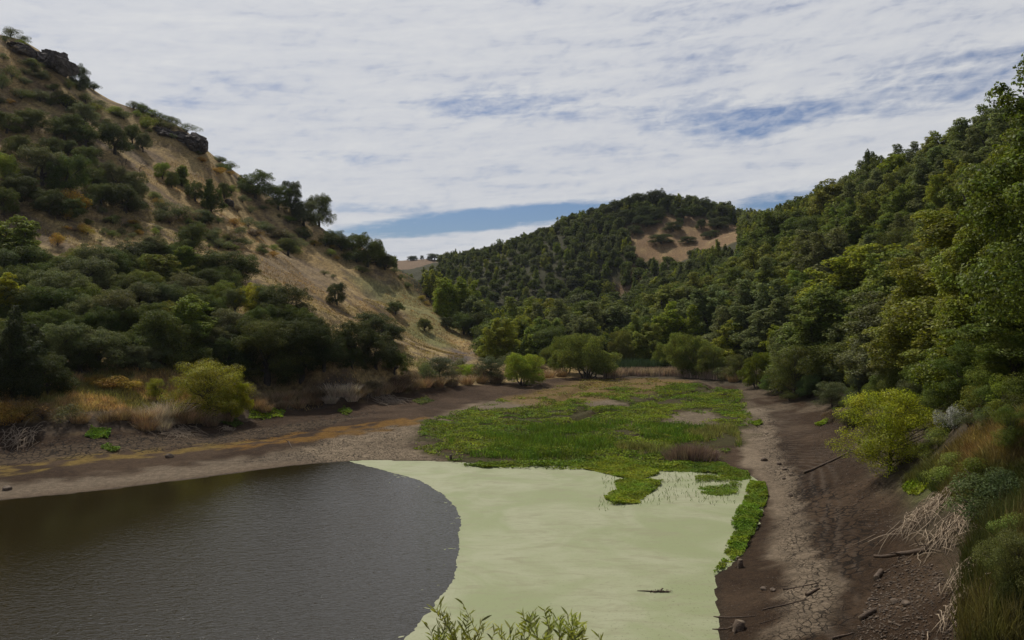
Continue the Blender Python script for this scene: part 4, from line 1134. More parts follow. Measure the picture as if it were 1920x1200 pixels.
for px_, Y_, ty_, w_, c_ in [(1795, 66, 520, 7.5, TONES[0][1]), (1845, 58, 560, 7, TONES[1][1]), (1930, 50, 420, 8, TONES[1][1]), (1730, 76, 545, 7.5, TONES[0][1]), (1680, 84, 560, 7.5, TONES[0][1]), (1960, 44, 560, 7, TONES[0][1]), (1880, 50, 600, 6, TONES[0][1]), (1912, 50, 262, 7.5, TONES[1][1]), (1800, 70, 430, 8.5, TONES[0][1]), (1750, 84, 470, 8, TONES[1][1]), (1855, 62, 300, 8, TONES[0][1])]:
    x_ = (px_ - CX) / F * Y_; z_ = h1(x_, Y_)
    plant('bay_near', x_, Y_, H + (HY - ty_) / F * Y_ - z_, w_, color=c_, name='leafy_tree', z=z_, cat='tree', group='trees of the wood on the right slope', word='leafy tree', zone='right')
for px_, Y_, h_, c_ in [(1765, 60, 4.6, TONES[2][1]), (1725, 66, 4.4, OAK), (1800, 54, 4.2, TONES[2][1]), (1850, 48, 3.8, OAK), (1905, 44, 3.6, TONES[0][1]), (1690, 74, 4.6, TONES[2][1]), (1640, 84, 4.4, OAK), (1880, 50, 4.5, OAK), (1830, 58, 5, OAKD)]:
    plant('oak_near', (px_ - CX) / F * Y_, Y_, h_, h_ * 1.15, color=c_, name='oak_tree', cat='tree', group='trees of the wood on the right slope', word='low oak', zone='right', sink=.3)
special(2005, 42, 60, 9.0, 'bay_near', (.1, .128, .018), 'tallest tree at the right edge, its top against the sky')
special(1860, 52, 345, 7.5, 'bay_near', TONES[1][1], 'large yellow-green tree just left of the tallest one at the right edge')
special(1628, 232, 278, 6, 'bay', OAK, 'spiky tree sticking up from the skyline of the right slope')
special(1840, 150, 216, 6, 'bay', TONES[3][1], 'bushy tree topping the right ridge close to the tallest tree')
special(1580, 112, 560, 9, 'bay', GREY, 'pale grey-leaved tree low on the right slope')
special(1475, 150, 590, 6.5, 'bay', (.1, .095, .07), 'greyish half-bare tree at the foot of the right slope')

# the far part of the wood: one mass
PM = {True: [make_tree('oak', 110 + i, 30, .62, .65) for i in range(4)], False: [make_tree('bay', 120 + i, 46, .56, .65) for i in range(4)]}
for l in PM.values():
    for t in l:
        t['H'] = t['V'][:, 2].max()
VV = []; FF = []; TT = []; o = 0
for (a, b, c, h_, isoak, colr) in mass:
    t = random.choice(PM[bool(isoak)]); s = h_ / t['H'] * (.85 if isoak else 1); an = rg.uniform(0, 6.28); ca, sa = math.cos(an), math.sin(an)
    v = t['V']; sw = s * rg.uniform(.95, 1.2)
    VV.append(np.stack([(v[:, 0] * ca - v[:, 1] * sa) * sw + a, (v[:, 0] * sa + v[:, 1] * ca) * sw + b, v[:, 2] * s + c], 1))
    FF.append(t['F'] + o); o += len(v)
    TT.append(np.tile(np.array(colr) * rg.uniform(.8, 1.2), (len(v), 1)))
if mass:
    tag(obj('far_wood', mesh_np('far_wood', np.concatenate(VV), np.concatenate(FF), [M['leaf_mass']], tint=np.concatenate(TT))),
        'dense far wood covering the valley head and the central hill', 'wood', kind='stuff')

# oaks of the hilltop, the clearing and the far ridge (individual)
TOP = [(1085, 418, 14, 18), (1110, 412, 18, 24), (1135, 408, 20, 26), (1160, 402, 24, 30), (1180, 396, 26, 28), (1198, 390, 26, 30), (1216, 388, 28, 26), (1236, 386, 28, 30), (1252, 392, 24, 26), (1205, 412, 24, 34), (1230, 412, 22, 30),
       (1172, 416, 22, 30), (1150, 420, 20, 30), (1270, 386, 20, 24), (1293, 386, 17, 18), (1318, 394, 26, 34), (1334, 404, 22, 26), (1352, 412, 24, 30), (1362, 414, 18, 22), (1382, 413, 12, 16),
       (1281, 412, 20, 26), (1274, 420, 12, 14), (1262, 434, 16, 32), (1315, 430, 18, 18), (1346, 428, 20, 34), (1212, 424, 20, 40), (1332, 446, 14, 30), (1240, 456, 16, 40), (1290, 456, 12, 30), (1190, 440, 18, 24)]
TOPL = {3: 'oak on the left shoulder of the tree-topped summit', 7: 'highest oak on the tree-topped central summit', 15: 'broad oak on the skyline right of the gap above the bare hilltop grass', 17: 'rounded oak at the right end of the hilltop row',
        19: 'tiny lone tree on the skyline right of the hilltop oaks', 20: 'round oak in the middle of the bare hilltop grass', 21: 'small bush-like oak below the round oak on the hilltop grass', 22: 'wide low oak at the lower left of the hilltop grass',
        23: 'small round oak at the right of the hilltop grass', 24: 'wide oak at the right edge of the hilltop grass, under the skyline row', 13: 'skyline oak left of the gap with light showing beneath it', 14: 'small skyline oak in the middle of the bare hilltop'}
for k, (px_, pyb, hp, wp_) in enumerate(TOP):
    plant_px('oak', px_, pyb, hp * 1.15, wp_ * 1.1, color=OAKD, name='oak_tree', parts=False, group='oaks on the central hilltop', word='dark oak', zone='top', label=TOPL.get(k), cat='tree', dflt=412)
FARR = [(1068, 424, 14, 16), (1050, 432, 14, 16), (1030, 440, 14, 18), (1008, 446, 14, 18), (985, 452, 13, 18), (960, 462, 13, 18), (935, 470, 14, 22), (915, 476, 12, 16), (895, 482, 11, 18), (872, 485, 12, 22), (850, 488, 12, 22), (838, 490, 11, 18)]
for k, (px_, pyb, hp, wp_) in enumerate(FARR):
    plant_px('oak', px_, pyb + 3, hp * 1.3, wp_ * 1.2, color=OAKD, name='oak_tree', parts=False, group='skyline oaks left of the summit', word='dark oak', zone='top', cat='tree', dflt=430)
for k, (px_, pyb, hp, wp_, lab) in enumerate([(770, 489, 8, 14, 'tiny flat-topped tree alone on the far ridge'), (791, 489, 8, 7, 'tiny upright tree right of the flat-topped one on the far ridge'), (815, 489, 12, 26, 'largest clump of the tiny oaks on the far ridge'),
                                              (834, 489, 9, 14, 'tiny oak at the right end of the far ridge'), (776, 498, 9, 14, 'tiny bush just below the far ridge'), (738, 487, 10, 12, 'tiny oak where the far ridge meets the left hill'), (805, 490, 7, 10, 'tiny bush left of the largest far-ridge oak clump')]):
    p = q(px_, pyb, 815)
    plant('oak', p[0], 815, hp * 815 / F, wp_ * 815 / F, color=OAKD, name='oak_tree', parts=False, label=lab, cat='tree', group='tiny trees on the far ridge', z=h1(p[0], 815))
# ravine trees at the tip of the spur
RAV = [(820, 560, 40, 40), (800, 530, 34, 34), (850, 590, 44, 50), (880, 600, 46, 50), (860, 560, 40, 44), (905, 640, 56, 54), (870, 660, 44, 54), (905, 665, 48, 50), (940, 660, 56, 56), (975, 660, 60, 56), (935, 620, 54, 54), (1000, 650, 60, 54), (900, 600, 50, 50), (970, 615, 50, 50), (838, 640, 22, 30)]
for k, (px_, pyb, hp, wp_) in enumerate(RAV):
    Yk = 268 - (pyb - 530) * .45 if pyb < 630 else 205
    plant_px('oak', px_, pyb, hp, wp_, Y=Yk, color=OAKD if k % 3 else OAK, name='oak_tree', group='dark oaks in the ravine behind the spur', word='dark oak', zone='ravine', cat='tree')
# ------------------------------------------------------------------ blades: reeds, grass
def blades(root, hgt_, lean, width, rg, bend=.5):
    """tapered arched strips; root (n,3), lean (n,2) horizontal lean per unit height"""
    n = len(root); ts = np.array([0, .4, .75, 1.0]); wd = np.array([1, .85, .55, .08])
    a = rg.uniform(0, math.pi, n); sd = np.stack([np.cos(a), np.sin(a), np.zeros(n)], 1)
    P = []
    for t, wk in zip(ts, wd):
        off = np.zeros((n, 3)); off[:, :2] = lean * (hgt_[:, None] * (t * (1 - bend) + bend * t * t))
        drop = np.hypot(lean[:, 0], lean[:, 1]); off[:, 2] = hgt_ * t * (1 - .28 * np.minimum(drop, 1.6) * t)
        c = root + off
        P.append(c - sd * (width * wk * .5)[:, None]); P.append(c + sd * (width * wk * .5)[:, None])
    Vb = np.stack(P, 1).reshape(-1, 3)
    base = np.arange(n)[:, None] * 8
    Fb = np.concatenate([base + np.array([[2 * k, 2 * k + 1, 2 * k + 3, 2 * k + 2]]) for k in range(3)], 0)
    return Vb, Fb


def scatter(poly, n, rg):
    b = np.array(poly); lo, hi = b.min(0), b.max(0); X = []; Yv = []
    tot = 0
    while tot < n:
        x_ = rg.uniform(lo[0], hi[0], n * 2); y_ = rg.uniform(lo[1], hi[1], n * 2)
        m = inside(poly, x_, y_)
        X.append(x_[m]); Yv.append(y_[m]); tot += m.sum()
    return np.concatenate(X)[:n], np.concatenate(Yv)[:n]


rg = np.random.default_rng(321)


def tints(c, n, var=.18):
    c = np.asarray(c, float)
    if c.ndim == 1: c = np.tile(c, (n, 1))
    return np.clip(c * (1 + rg.normal(0, var, n))[:, None], .004, .9)


# ---- marsh ground cover
def cover(name, poly, n, size, hummock, c1, c2, label, holes=None, zoff=0.0, thr=None, sc=.22, hsc=.55, edge=1.3):
    X, Yv = scatter(poly, n, rg)
    keepm = np.ones(len(X), bool)
    if holes:
        for hp, soft in holes:
            d_ = sdist(hp, X, Yv) + (fbm(X * .35, Yv * .5, 15, 4) - .5) * 6
            keepm &= d_ < rg.normal(0, soft, len(X))
    if thr is not None:
        keepm &= fbm(X * .35, Yv * .5, 61, 4) + rg.normal(0, .03, len(X)) > thr(X, Yv)
    de = sdist(poly, X, Yv) + (fbm(X * 1.2, Yv * 1.2, 17, 3) - .5) * edge + (fbm(X * 3.1, Yv * 3.1, 16, 3) - .5) * edge
    keepm &= de > rg.uniform(-.2, .5, len(X))
    X, Yv = X[keepm], Yv[keepm]
    hm = fbm(X * hsc, Yv * hsc, 18, 4)
    zb = np.maximum(hgt(X, Yv), zoff)
    top = hummock * np.clip((hm - .25) * 2, .12, 1.3)
    zz = zb + top * rg.random(len(X)) ** .45
    nr = rg.normal(size=(len(X), 3)) * .5 + np.array([0, -.1, 1])
    e = .6
    hx = fbm((X + e) * hsc, Yv * hsc, 18, 4) - hm; hy = fbm(X * hsc, (Yv + e) * hsc, 18, 4) - hm
    nr[:, 0] -= hx * hummock * 3 / e; nr[:, 1] -= hy * hummock * 3 / e
    Vl, Fl = leaves(np.stack([X, Yv, zz], 1), unit(nr), size, .62, rg)
    tn_ = sstep(.35, .65, fbm(X * sc, Yv * sc, 19, 4) + rg.normal(0, .05, len(X)))[:, None]
    tt = tints(np.array(c1) * (1 - tn_) + np.array(c2) * tn_, len(X))
    return tag(obj(name, mesh_np(name, Vl, Fl, [M['cover']], tint=np.repeat(tt, 4, 0))), label, 'marsh plants', kind='stuff')


PP = lambda pts, z: [g(a, b, z)[:2] for a, b in pts]
H1 = PP([(870, 768), (930, 752), (1010, 745), (1050, 752), (980, 762), (900, 772)], .5)
H2 = PP([(1130, 787), (1190, 792), (1240, 800), (1200, 802), (1140, 794)], .45)
H3 = PP([(1250, 776), (1330, 766), (1352, 785), (1340, 798), (1290, 795), (1240, 790)], .45)
H4 = PP([(1085, 752), (1130, 745), (1190, 756), (1110, 762)], .5)
cover('marsh_plants', MARSH, 160000, .18, .44, (.1, .15, .013), (.16, .2, .018), 'bright green low marsh plants carpeting the middle of the drained lake bed', holes=[(H1, .5), (H2, .3), (H3, .5), (H4, .4)],
      hsc=.42, edge=2.6, thr=lambda X, Yv: .37 + .2 * sstep(86, 100, Yv) * fbm(X * .12, Yv * .2, 62, 3) + .24 * sstep(14, 20, X) * (1 - sstep(84, 92, Yv)) + .2 * sstep(105, 125, Yv) * (1 - sstep(5, 20, X)))
RIM = PP([(790, 838), (800, 812), (880, 790), (1000, 800), (1100, 812), (1200, 830), (1250, 850), (1240, 868), (1060, 868), (900, 866), (860, 850)], .4)
# taller grass standing in the front of the carpet
X, Yv = scatter(PP([(830, 826), (960, 800), (1120, 790), (1300, 800), (1380, 800), (1392, 835), (1330, 856), (1180, 862), (1000, 856), (880, 850)], .4), 26000, rg)
kp = fbm(X * .25, Yv * .25, 33, 3) > .42; X, Yv = X[kp], Yv[kp]
hh = rg.uniform(.3, .75, len(X)); Vb, Fb = blades(np.stack([X, Yv, hgt(X, Yv)], 1), hh, rg.normal(0, .3, (len(X), 2)), np.full(len(X), .05), rg)
tt = tints(np.where((fbm(X * .15, Yv * .15, 35, 3) + .18 * sstep(12, 20, X) > .56)[:, None], (.2, .2, .06), (.1, .16, .02)), len(X))
tag(obj('marsh_grass', mesh_np('marsh_grass', Vb, Fb, [M['cover']], tint=np.repeat(tt, 8, 0))), 'taller fine grass standing in the front half of the green marsh', 'grass', kind='stuff')
cover('marsh_plants', TANTOP, 16000, .2, .2, (.15, .15, .03), (.22, .17, .05), 'thin tan and green growth on the upper dry end of the lake bed', thr=lambda X, Yv: .5 + 0 * X)
FRONT = PP([(880, 872), (900, 866), (1000, 866), (1080, 866), (1160, 862), (1240, 866), (1300, 868), (1300, 884), (1225, 884), (1180, 876), (1080, 874), (960, 874), (910, 878)], .05)
cover('marsh_plants', FRONT, 26000, .15, .3, (.12, .175, .016), (.17, .21, .02), 'narrow green plant fringe along the far edge of the duckweed', zoff=.0)
PEN = PP([(1058, 874), (1085, 862), (1170, 860), (1226, 874), (1240, 888), (1216, 897), (1246, 904), (1232, 918), (1212, 930), (1200, 945), (1142, 948), (1132, 932), (1158, 920), (1150, 908), (1166, 897), (1120, 885)], .0)
cover('floating_plants', PEN, 60000, .12, .32, (.15, .205, .018), (.2, .235, .02), 'yellow-green tongue of plants floating out into the duckweed', zoff=.0, edge=1.6)
RB1 = PP([(1235, 872), (1290, 862), (1360, 872), (1402, 888), (1410, 898), (1380, 902), (1340, 890), (1280, 884)], .0)
cover('floating_plants', RB1, 22000, .14, .3, (.1, .155, .016), (.13, .18, .02), 'green plants at the far right corner of the duckweed', zoff=0.)
RB2 = PP([(1300, 880), (1392, 890), (1392, 912), (1372, 940), (1322, 940), (1306, 912)], .0)
cover('floating_plants', RB2, 11000, .12, .25, (.13, .19, .02), (.16, .2, .02), 'sparse plants poking through the duckweed near its right edge', zoff=0., thr=lambda X, Yv: .46 + .08 * sstep(60, 54, Yv))
STRIP = PP([(1406, 900), (1434, 904), (1440, 935), (1428, 972), (1414, 1004), (1394, 1040), (1372, 1056), (1350, 1072), (1338, 1078), (1352, 1052), (1362, 1028), (1376, 1000), (1370, 984), (1390, 950)], .0)
cover('shore_plants', STRIP, 36000, .12, .42, (.12, .19, .018), (.16, .215, .02), 'bright green plants in a strip along the right water edge', zoff=0.)
for pts, nm, lab, c1, c2 in [([(464, 786), (470, 768), (500, 764), (536, 772), (530, 784), (490, 788)], 'grass_patch', 'bright lime green grass patch on the left shore beside the yellow willow', (.17, .25, .015), (.2, .26, .02)),
                             ([(405, 792), (440, 782), (458, 796), (440, 802)], 'grass_patch', 'small dull green grass patch under the yellow willow', (.09, .14, .03), (.11, .15, .03)),
                             ([(158, 818), (170, 802), (208, 806), (205, 822), (180, 824)], 'grass_patch', 'green grass patch at the foot of the left bank', (.1, .18, .015), (.12, .19, .02)),
                             ([(186, 838), (200, 830), (226, 840), (222, 848), (205, 848)], 'grass_patch', 'small green plant patch on cracked mud below the left bank', (.12, .18, .02), (.14, .2, .02)),
                             ([(1408, 795), (1425, 788), (1432, 794), (1418, 800)], 'grass_patch', 'tiny bright green patch on the mud right of the marsh', (.15, .22, .02), (.17, .23, .02)),
                             ([(1525, 798), (1550, 787), (1556, 792), (1535, 800)], 'grass_patch', 'tiny lime patch high on the right mud bank', (.2, .25, .02), (.2, .26, .02)),
                             ([(1690, 918), (1710, 895), (1750, 900), (1740, 925), (1712, 932)], 'grass_patch', 'lime green grass patch at the foot of the bright yellow-green bushy tree', (.16, .21, .018), (.2, .23, .02)),
                             ([(632, 772), (645, 762), (662, 772), (650, 780)], 'grass_patch', 'small green tuft patch on the left shore right of the lime grass', (.1, .15, .02), (.13, .17, .02)),
                             ([(770, 752), (800, 744), (815, 752), (790, 760)], 'grass_patch', 'dull green patch on the mud below the shore brush', (.09, .12, .03), (.12, .13, .03))]:
    P3 = [hit(a, b, 60) for a, b in pts]
    cover(nm, [p[:2] for p in P3], 2600, .16, .34, c1, c2, lab, hsc=1.5)
# scattered stems in the duckweed
X, Yv = scatter(PP([(1130, 890), (1250, 880), (1400, 900), (1370, 960), (1300, 940), (1120, 960)], 0), 700, rg)
kp = sdist(PEN, X, Yv) > -2.2; kp |= sdist(RB2, X, Yv) > -1.5; X, Yv = X[kp], Yv[kp]
Vb, Fb = blades(np.stack([X, Yv, np.zeros(len(X))], 1), rg.uniform(.15, .4, len(X)), rg.normal(0, .4, (len(X), 2)), np.full(len(X), .035), rg)
tag(obj('water_stems', mesh_np('water_stems', Vb, Fb, [M['cover']], tint=np.repeat(tints((.09, .14, .02), len(X)), 8, 0))), 'thin green stems poking up through the duckweed', 'stems', kind='stuff')

# ---- grass on the hills and banks
def grass(name, poly, n, hl, width, cf, label, lean=.35, filt=None, clump=0):
    X, Yv = scatter(poly, n, rg)
    if clump:
        X = np.repeat(X, clump) + rg.normal(0, .16, n * clump); Yv = np.repeat(Yv, clump) + rg.normal(0, .16, n * clump)
    if filt is not None:
        kp = filt(X, Yv); X, Yv = X[kp], Yv[kp]
    n_ = len(X)
    hh = rg.uniform(hl[0], hl[1], n_) * (.6 + .8 * fbm(X * .6, Yv * .6, 44, 3))
    Vb, Fb = blades(np.stack([X, Yv, hgt(X, Yv) - .03], 1), hh, rg.normal(0, lean, (n_, 2)) + np.array([.12, -.1]), width * rg.uniform(.6, 1.4, n_), rg)
    return tag(obj(name, mesh_np(name, Vb, Fb, [M['blade']], tint=np.repeat(tints(cf(X, Yv), n_), 8, 0))), label, 'grass', kind='stuff')


LH = poly_hit([(-40, 735), (150, 715), (330, 735), (470, 755), (640, 735), (690, 715), (760, 695), (880, 668), (880, 620), (800, 545), (745, 505), (640, 425), (390, 285), (200, 180), (0, 75), (-60, 60)], 200)


def c_hill(X, Yv):
    a_ = sstep(.45, .65, fbm(X * .05, Yv * .05, 51, 4))[:, None]; b_ = sstep(.4, .7, fbm(X * .3, Yv * .3, 57, 3))[:, None]
    c = np.array([.33, .22, .1]) * (1 - a_) + np.array([.22, .17, .065]) * a_
    return c * (.75 + .5 * b_)


grass('dry_grass', LH, 60000, (.2, .42), .07, c_hill, 'dry tan grass covering the left hillside and spur', clump=2, filt=lambda X, Yv: fbm(X * .22, Yv * .22, 58, 3) > .4)
LB = poly_hit([(-40, 790), (60, 780), (200, 772), (330, 770), (420, 760), (480, 745), (400, 725), (300, 690), (180, 700), (80, 712), (-40, 735)], 90)
grass('bank_grass', LB, 20000, (.3, .7), .05, lambda X, Yv: np.where((fbm(X * .3, Yv * .3, 59, 3) > .55)[:, None], (.22, .2, .06), (.42, .3, .12)), 'golden and olive grass on the left bank behind the shore')
RBK = poly_hit([(1690, 905), (1730, 880), (1760, 862), (1850, 800), (1925, 770), (1990, 800), (1990, 1230), (1815, 1230), (1790, 1160), (1835, 1100), (1800, 1050), (1840, 1000), (1805, 950), (1770, 945), (1740, 915)], 40)


def c_rb(X, Yv):
    gold = np.clip(sdist(GOLD_R, X, Yv) * .6 + .5, 0, 1)[:, None]
    nn = fbm(X * .5, Yv * .5, 71, 3); mixg = sstep(.42, .6, nn)[:, None]
    low = (sstep(36, 30, Yv))[:, None]
    gr = np.array([.085, .115, .026]) * (1 - mixg) + np.array([.15, .14, .04]) * mixg
    gr = gr * (1 - low * .7) + (np.array([.17, .14, .05]) * mixg + np.array([.085, .09, .026]) * (1 - mixg)) * low * .7
    gr = gr * .68
    return gr * (1 - gold) + np.array([.27, .18, .065]) * gold


grass('bank_grass', RBK, 42000, (.3, .8), .028, c_rb, 'long green and golden grass on the right bank', lean=.4)
grass('bank_grass', poly_hit([(1790, 1230), (1800, 1090), (1850, 1000), (1930, 960), (1990, 1000), (1990, 1230)], 35), 5000, (.8, 1.7), .022, c_rb, 'tall straggly grass stalks in the lower right corner', lean=.28)

# ---- reeds: clumps are things
def reed_mesh(name, seed, n, rad, hl, lean, width):
    r_ = np.random.default_rng(seed); a = r_.uniform(0, 6.28, n); d_ = rad * np.sqrt(r_.random(n))
    root = np.stack([d_ * np.cos(a), d_ * np.sin(a), np.full(n, -.05)], 1)
    ln = np.stack([np.cos(a), np.sin(a)], 1) * (d_ / rad)[:, None] * lean + r_.normal(0, lean * .4, (n, 2))
    Vb, Fb = blades(root, r_.uniform(hl[0], hl[1], n), ln, width * r_.uniform(.6, 1.4, n), r_)
    return mesh_np(name, Vb, Fb, [M['blade_obj']])


RM = [reed_mesh('reed_clump', 200 + i, 420, .75, (.8, 1.7), .6, .035) for i in range(4)]
REED = [(262, 792, 1.1), (290, 790, 1.3), (318, 786, 1.5), (345, 792, 1.2), (275, 806, .9), (305, 806, .9), (372, 792, 1.0), (480, 766, 1.0), (510, 756, 1.0), (540, 752, 1.0), (575, 750, 1.1), (600, 744, 1.1), (628, 742, 1.2), (650, 742, 1.2), (672, 744, 1.1),
        (560, 764, .9), (590, 758, .9), (700, 742, 1.0), (720, 738, 1.0), (745, 734, 1.1), (770, 730, 1.1), (795, 726, 1.1), (820, 724, 1.1), (845, 722, 1.1), (875, 720, 1.1), (905, 718, 1.0), (930, 718, 1.0), (1030, 708, 1.0), (1052, 706, 1.0), (660, 752, .8), (620, 756, .8), (1010, 710, .9),
        (200, 790, .8), (228, 786, .9), (150, 792, .8), (1360, 712, .9), (1340, 708, .9), (1375, 716, .8), (395, 798, .8), (425, 790, .7), (495, 772, .8), (525, 766, .8)]
for k, (px_, pyb, s) in enumerate(REED):
    p = hit(px_, pyb, 100)
    o = obj('reed_clump', RM[k % 4], None, p, (0, 0, rg.uniform(0, 6.28)), (s * 1.15, s * 1.15, s)); pale = 618 < px_ < 665 or 285 < px_ < 330
    o.color = (*((.42, .35, .26) if pale else [(.32, .22, .12), (.24, .165, .09), (.19, .14, .08)][k % 3]), 1)
    tag(o, None, 'reeds', 'dead reed clumps along the shore')
    RECS.append(dict(o=o, px=px_, py=pyb - 12, hpx=s * 1.5 * F / p[1], word='pale dead reed clump' if pale else 'brown dead reed clump', zone='shore', label=None))
# the lone tussock at the water's edge: several crowns of one plant
r = empty('reed_tussock', hit(1295, 862, 70)); tag(r, 'lone purplish brown reed tussock at the front right of the green marsh', 'reeds')
nb = 2600; X = rg.normal(0, 1.05, nb).clip(-2.1, 2.1); Yv = rg.normal(0, .45, nb)
Vb, Fb = blades(np.stack([X, Yv, np.full(nb, -.05)], 1), rg.uniform(.7, 1.7, nb) * (1 - .28 * (X / 2.1) ** 2), np.stack([X * .2, Yv * .3], 1) + rg.normal(0, .2, (nb, 2)), np.full(nb, .035), rg)
o = obj('stalks', mesh_np('stalks', Vb, Fb, [M['blade_obj']]), r); o.color = (.19, .135, .105, 1)
# far reed beds: uncountable
def reed_bed(name, pts, n, hl, c, label):
    P3 = [hit(a, b, 150)[:2] for a, b in pts]
    X, Yv = scatter(P3, n, rg)
    Vb, Fb = blades(np.stack([X, Yv, hgt(X, Yv) - .05], 1), rg.uniform(hl[0], hl[1], n), rg.normal(0, .15, (n, 2)), np.full(n, .07), rg)
    tag(obj(name, mesh_np(name, Vb, Fb, [M['blade']], tint=np.repeat(tints(c, n, .25), 8, 0))), label, 'reeds', kind='stuff')


reed_bed('reed_bed', [(1130, 709), (1180, 704), (1260, 706), (1370, 714), (1370, 708), (1260, 701), (1150, 702)], 9000, (.9, 1.7), (.34, .26, .19), 'pale beige dead reeds at the far edge of the marsh')
reed_bed('reed_bed', [(1120, 702), (1250, 700), (1250, 692), (1130, 692)], 9000, (1.6, 2.6), (.045, .07, .035), 'dark green living reeds behind the pale ones at the far marsh edge')

# ---- dead brush: pale fans of fallen stalks
def dead_brush(name, px_, pyb, spread, n, rise, label, seed, c=None, dirr=(0, -1), dflt=60):
    r_ = np.random.default_rng(seed); p = hit(px_, pyb, dflt); T = Tubes()
    for i in range(n):
        bx_, by_ = r_.normal(0, spread * .4, 2); an = math.atan2(dirr[1], dirr[0]) + r_.normal(0, .7); L = r_.uniform(.5, 1.1) * spread
        pts = []
        for t in np.linspace(0, 1, 5):
            X_, Y_ = p[0] + bx_ + math.cos(an) * L * (t - .4), p[1] + by_ + math.sin(an) * L * (t - .4)
            pts.append((X_ + r_.normal(0, .03) - p[0], Y_ + r_.normal(0, .03) - p[1], 0))
        zz = hgt(np.array([a[0] + p[0] for a in pts]), np.array([a[1] + p[1] for a in pts])) - p[2]
        h0 = r_.uniform(.02, rise)
        pts = [(a[0], a[1], zq + .02 + h0 * math.sin(math.pi * (1 - t) * .75)) for a, zq, t in zip(pts, zz, np.linspace(0, 1, 5))]
        T.add(pts, r_.uniform(.016, .034), .009, 4)
    o = obj(name, T.mesh(name, M['deadwood']), None, p)
    return tag(o, label, 'dead reeds')


dead_brush('dead_brush', 1745, 960, 2.0, 170, .6, 'pale tangle of fallen dead stalks high on the right bank', 1, dirr=(-.6, -.8), dflt=40)
dead_brush('dead_brush', 1785, 1000, 1.5, 110, .55, 'pale fallen dead stalks beside the branched log on the right bank', 2, dirr=(-.4, -.9), dflt=40)
dead_brush('dead_brush', 1812, 1085, .9, 60, .6, 'dead stalks in the tall grass of the lower right corner, upper bundle', 3, dirr=(-.8, -.6), dflt=35)
dead_brush('dead_brush', 1800, 1150, .9, 60, .6, 'dead stalks in the tall grass of the lower right corner, lower bundle', 6, dirr=(-.8, -.4), dflt=35)
dead_brush('dead_brush', 38, 826, 1.9, 70, .9, 'pale fan of dead branches hanging from the bank at the left edge', 4, dirr=(.1, -1), dflt=80)
dead_brush('dead_brush', 330, 812, 2.6, 90, .35, 'fallen pale stalks on the mud below the left reed clumps', 5, dirr=(.5, -.8), dflt=80)
dead_brush('dead_brush', 430, 806, 1.0, 40, .3, 'small bundle of fallen stalks under the yellow willow', 7, dirr=(.3, -.9), dflt=80)
dead_brush('dead_brush', 725, 752, 3.0, 90, .5, 'dark fallen brush on the mud below the shore bushes', 8, dirr=(.8, -.5), dflt=100)

# ---- logs, branches, stumps
def log(name, a, b, r0, r1, label, cat='log', lift=.0, branch=None, cut=False, mat='log'):
    A = hit(*a, 50); B = hit(*b, 50); n = 7
    T = Tubes(); pts = []
    for t in np.linspace(0, 1, n):
        X_, Y_ = A[0] + (B[0] - A[0]) * t, A[1] + (B[1] - A[1]) * t
        pts.append((X_ + random.uniform(-1, 1) * r0 * .25 - A[0], Y_ - A[1], h1(X_, Y_) - A[2] + (r0 + (r1 - r0) * t) * .75 + lift * t))
    T.add(pts, r0, r1, 9)
    r = empty(name, A)
    obj('trunk', T.mesh('trunk', M[mat]), r)
    if branch:
        for (t0, vec, rr) in branch:
            k = int(t0 * (n - 1)); s = np.array(pts[k]); e = s + np.array(vec)
            TT_ = Tubes().add(curve_pts(s, e, rg, .12), rr, rr * .35, 6); obj('branch', TT_.mesh('branch', M[mat]), r)
    if cut:
        for e, rr in ((0, r0), (-1, r1)):
            d0 = unit(np.array(pts[e]) - np.array(pts[1 if e == 0 else -2])); s = np.array(pts[e])
            obj('cut_face', Tubes().add([s - d0 * .01, s + d0 * .012], rr * .93, rr * .9, 12).mesh('cut_face', M['cutwood'], False), r)
    return tag(r, label, cat)


log('fallen_pole', (1508, 888), (1602, 844), .1, .06, 'long straight fallen pole pointing down the right mud bank', cut=True)
log('fallen_log', (1740, 1034), (1640, 1044), .12, .06, 'dark fallen log with a forked branch on the right bank', branch=[(.15, (-.5, .25, .5), .04), (.5, (-.7, -.35, .1), .05), (.3, (.3, -.5, .15), .035)])
log('cut_log', (1642, 1089), (1652, 1074), .13, .12, 'short cut log standing out upright on the right mud', cut=True)
log('cut_log', (1613, 1163), (1640, 1148), .1, .095, 'short cut log lying flat near the bottom of the right bank', cut=True)
log('fallen_log', (1880, 790), (1800, 834), .13, .07, 'dark fallen trunk across the golden grass on the right bank')
log('stick', (1428, 1145), (1516, 1124), .035, .015, 'long thin stick on the mud right of the sawn stump', 'stick', branch=[(.5, (.3, .5, .05), .012)])
log('stick', (1338, 1158), (1412, 1156), .04, .02, 'thin stick at the water edge, upper of two', 'stick')
log('stick', (1336, 1182), (1378, 1178), .045, .02, 'thin stick at the water edge pointing at the sawn stump', 'stick')
log('stick', (1468, 1106), (1536, 1094), .035, .02, 'dark stick on the pale mud above the long thin one', 'stick')
log('stick', (1610, 938), (1632, 926), .03, .015, 'short stick high on the right bank below the bright bush', 'stick')
log('stick', (1425, 1170), (1470, 1155), .02, .01, 'faint thin stick right beside the sawn stump', 'stick')
log('stick', (1512, 1118), (1535, 1104), .07, .05, 'stubby piece of wood on the pale mud', 'stick')
log('stick', (540, 828), (548, 842), .06, .03, 'dark crooked stick on the grey mud by the orange strip', 'stick', branch=[(.3, (-.5, 0, .35), .03)])
log('stick', (1560, 1200), (1600, 1188), .05, .03, 'dark stick at the bottom of the right mud', 'stick')


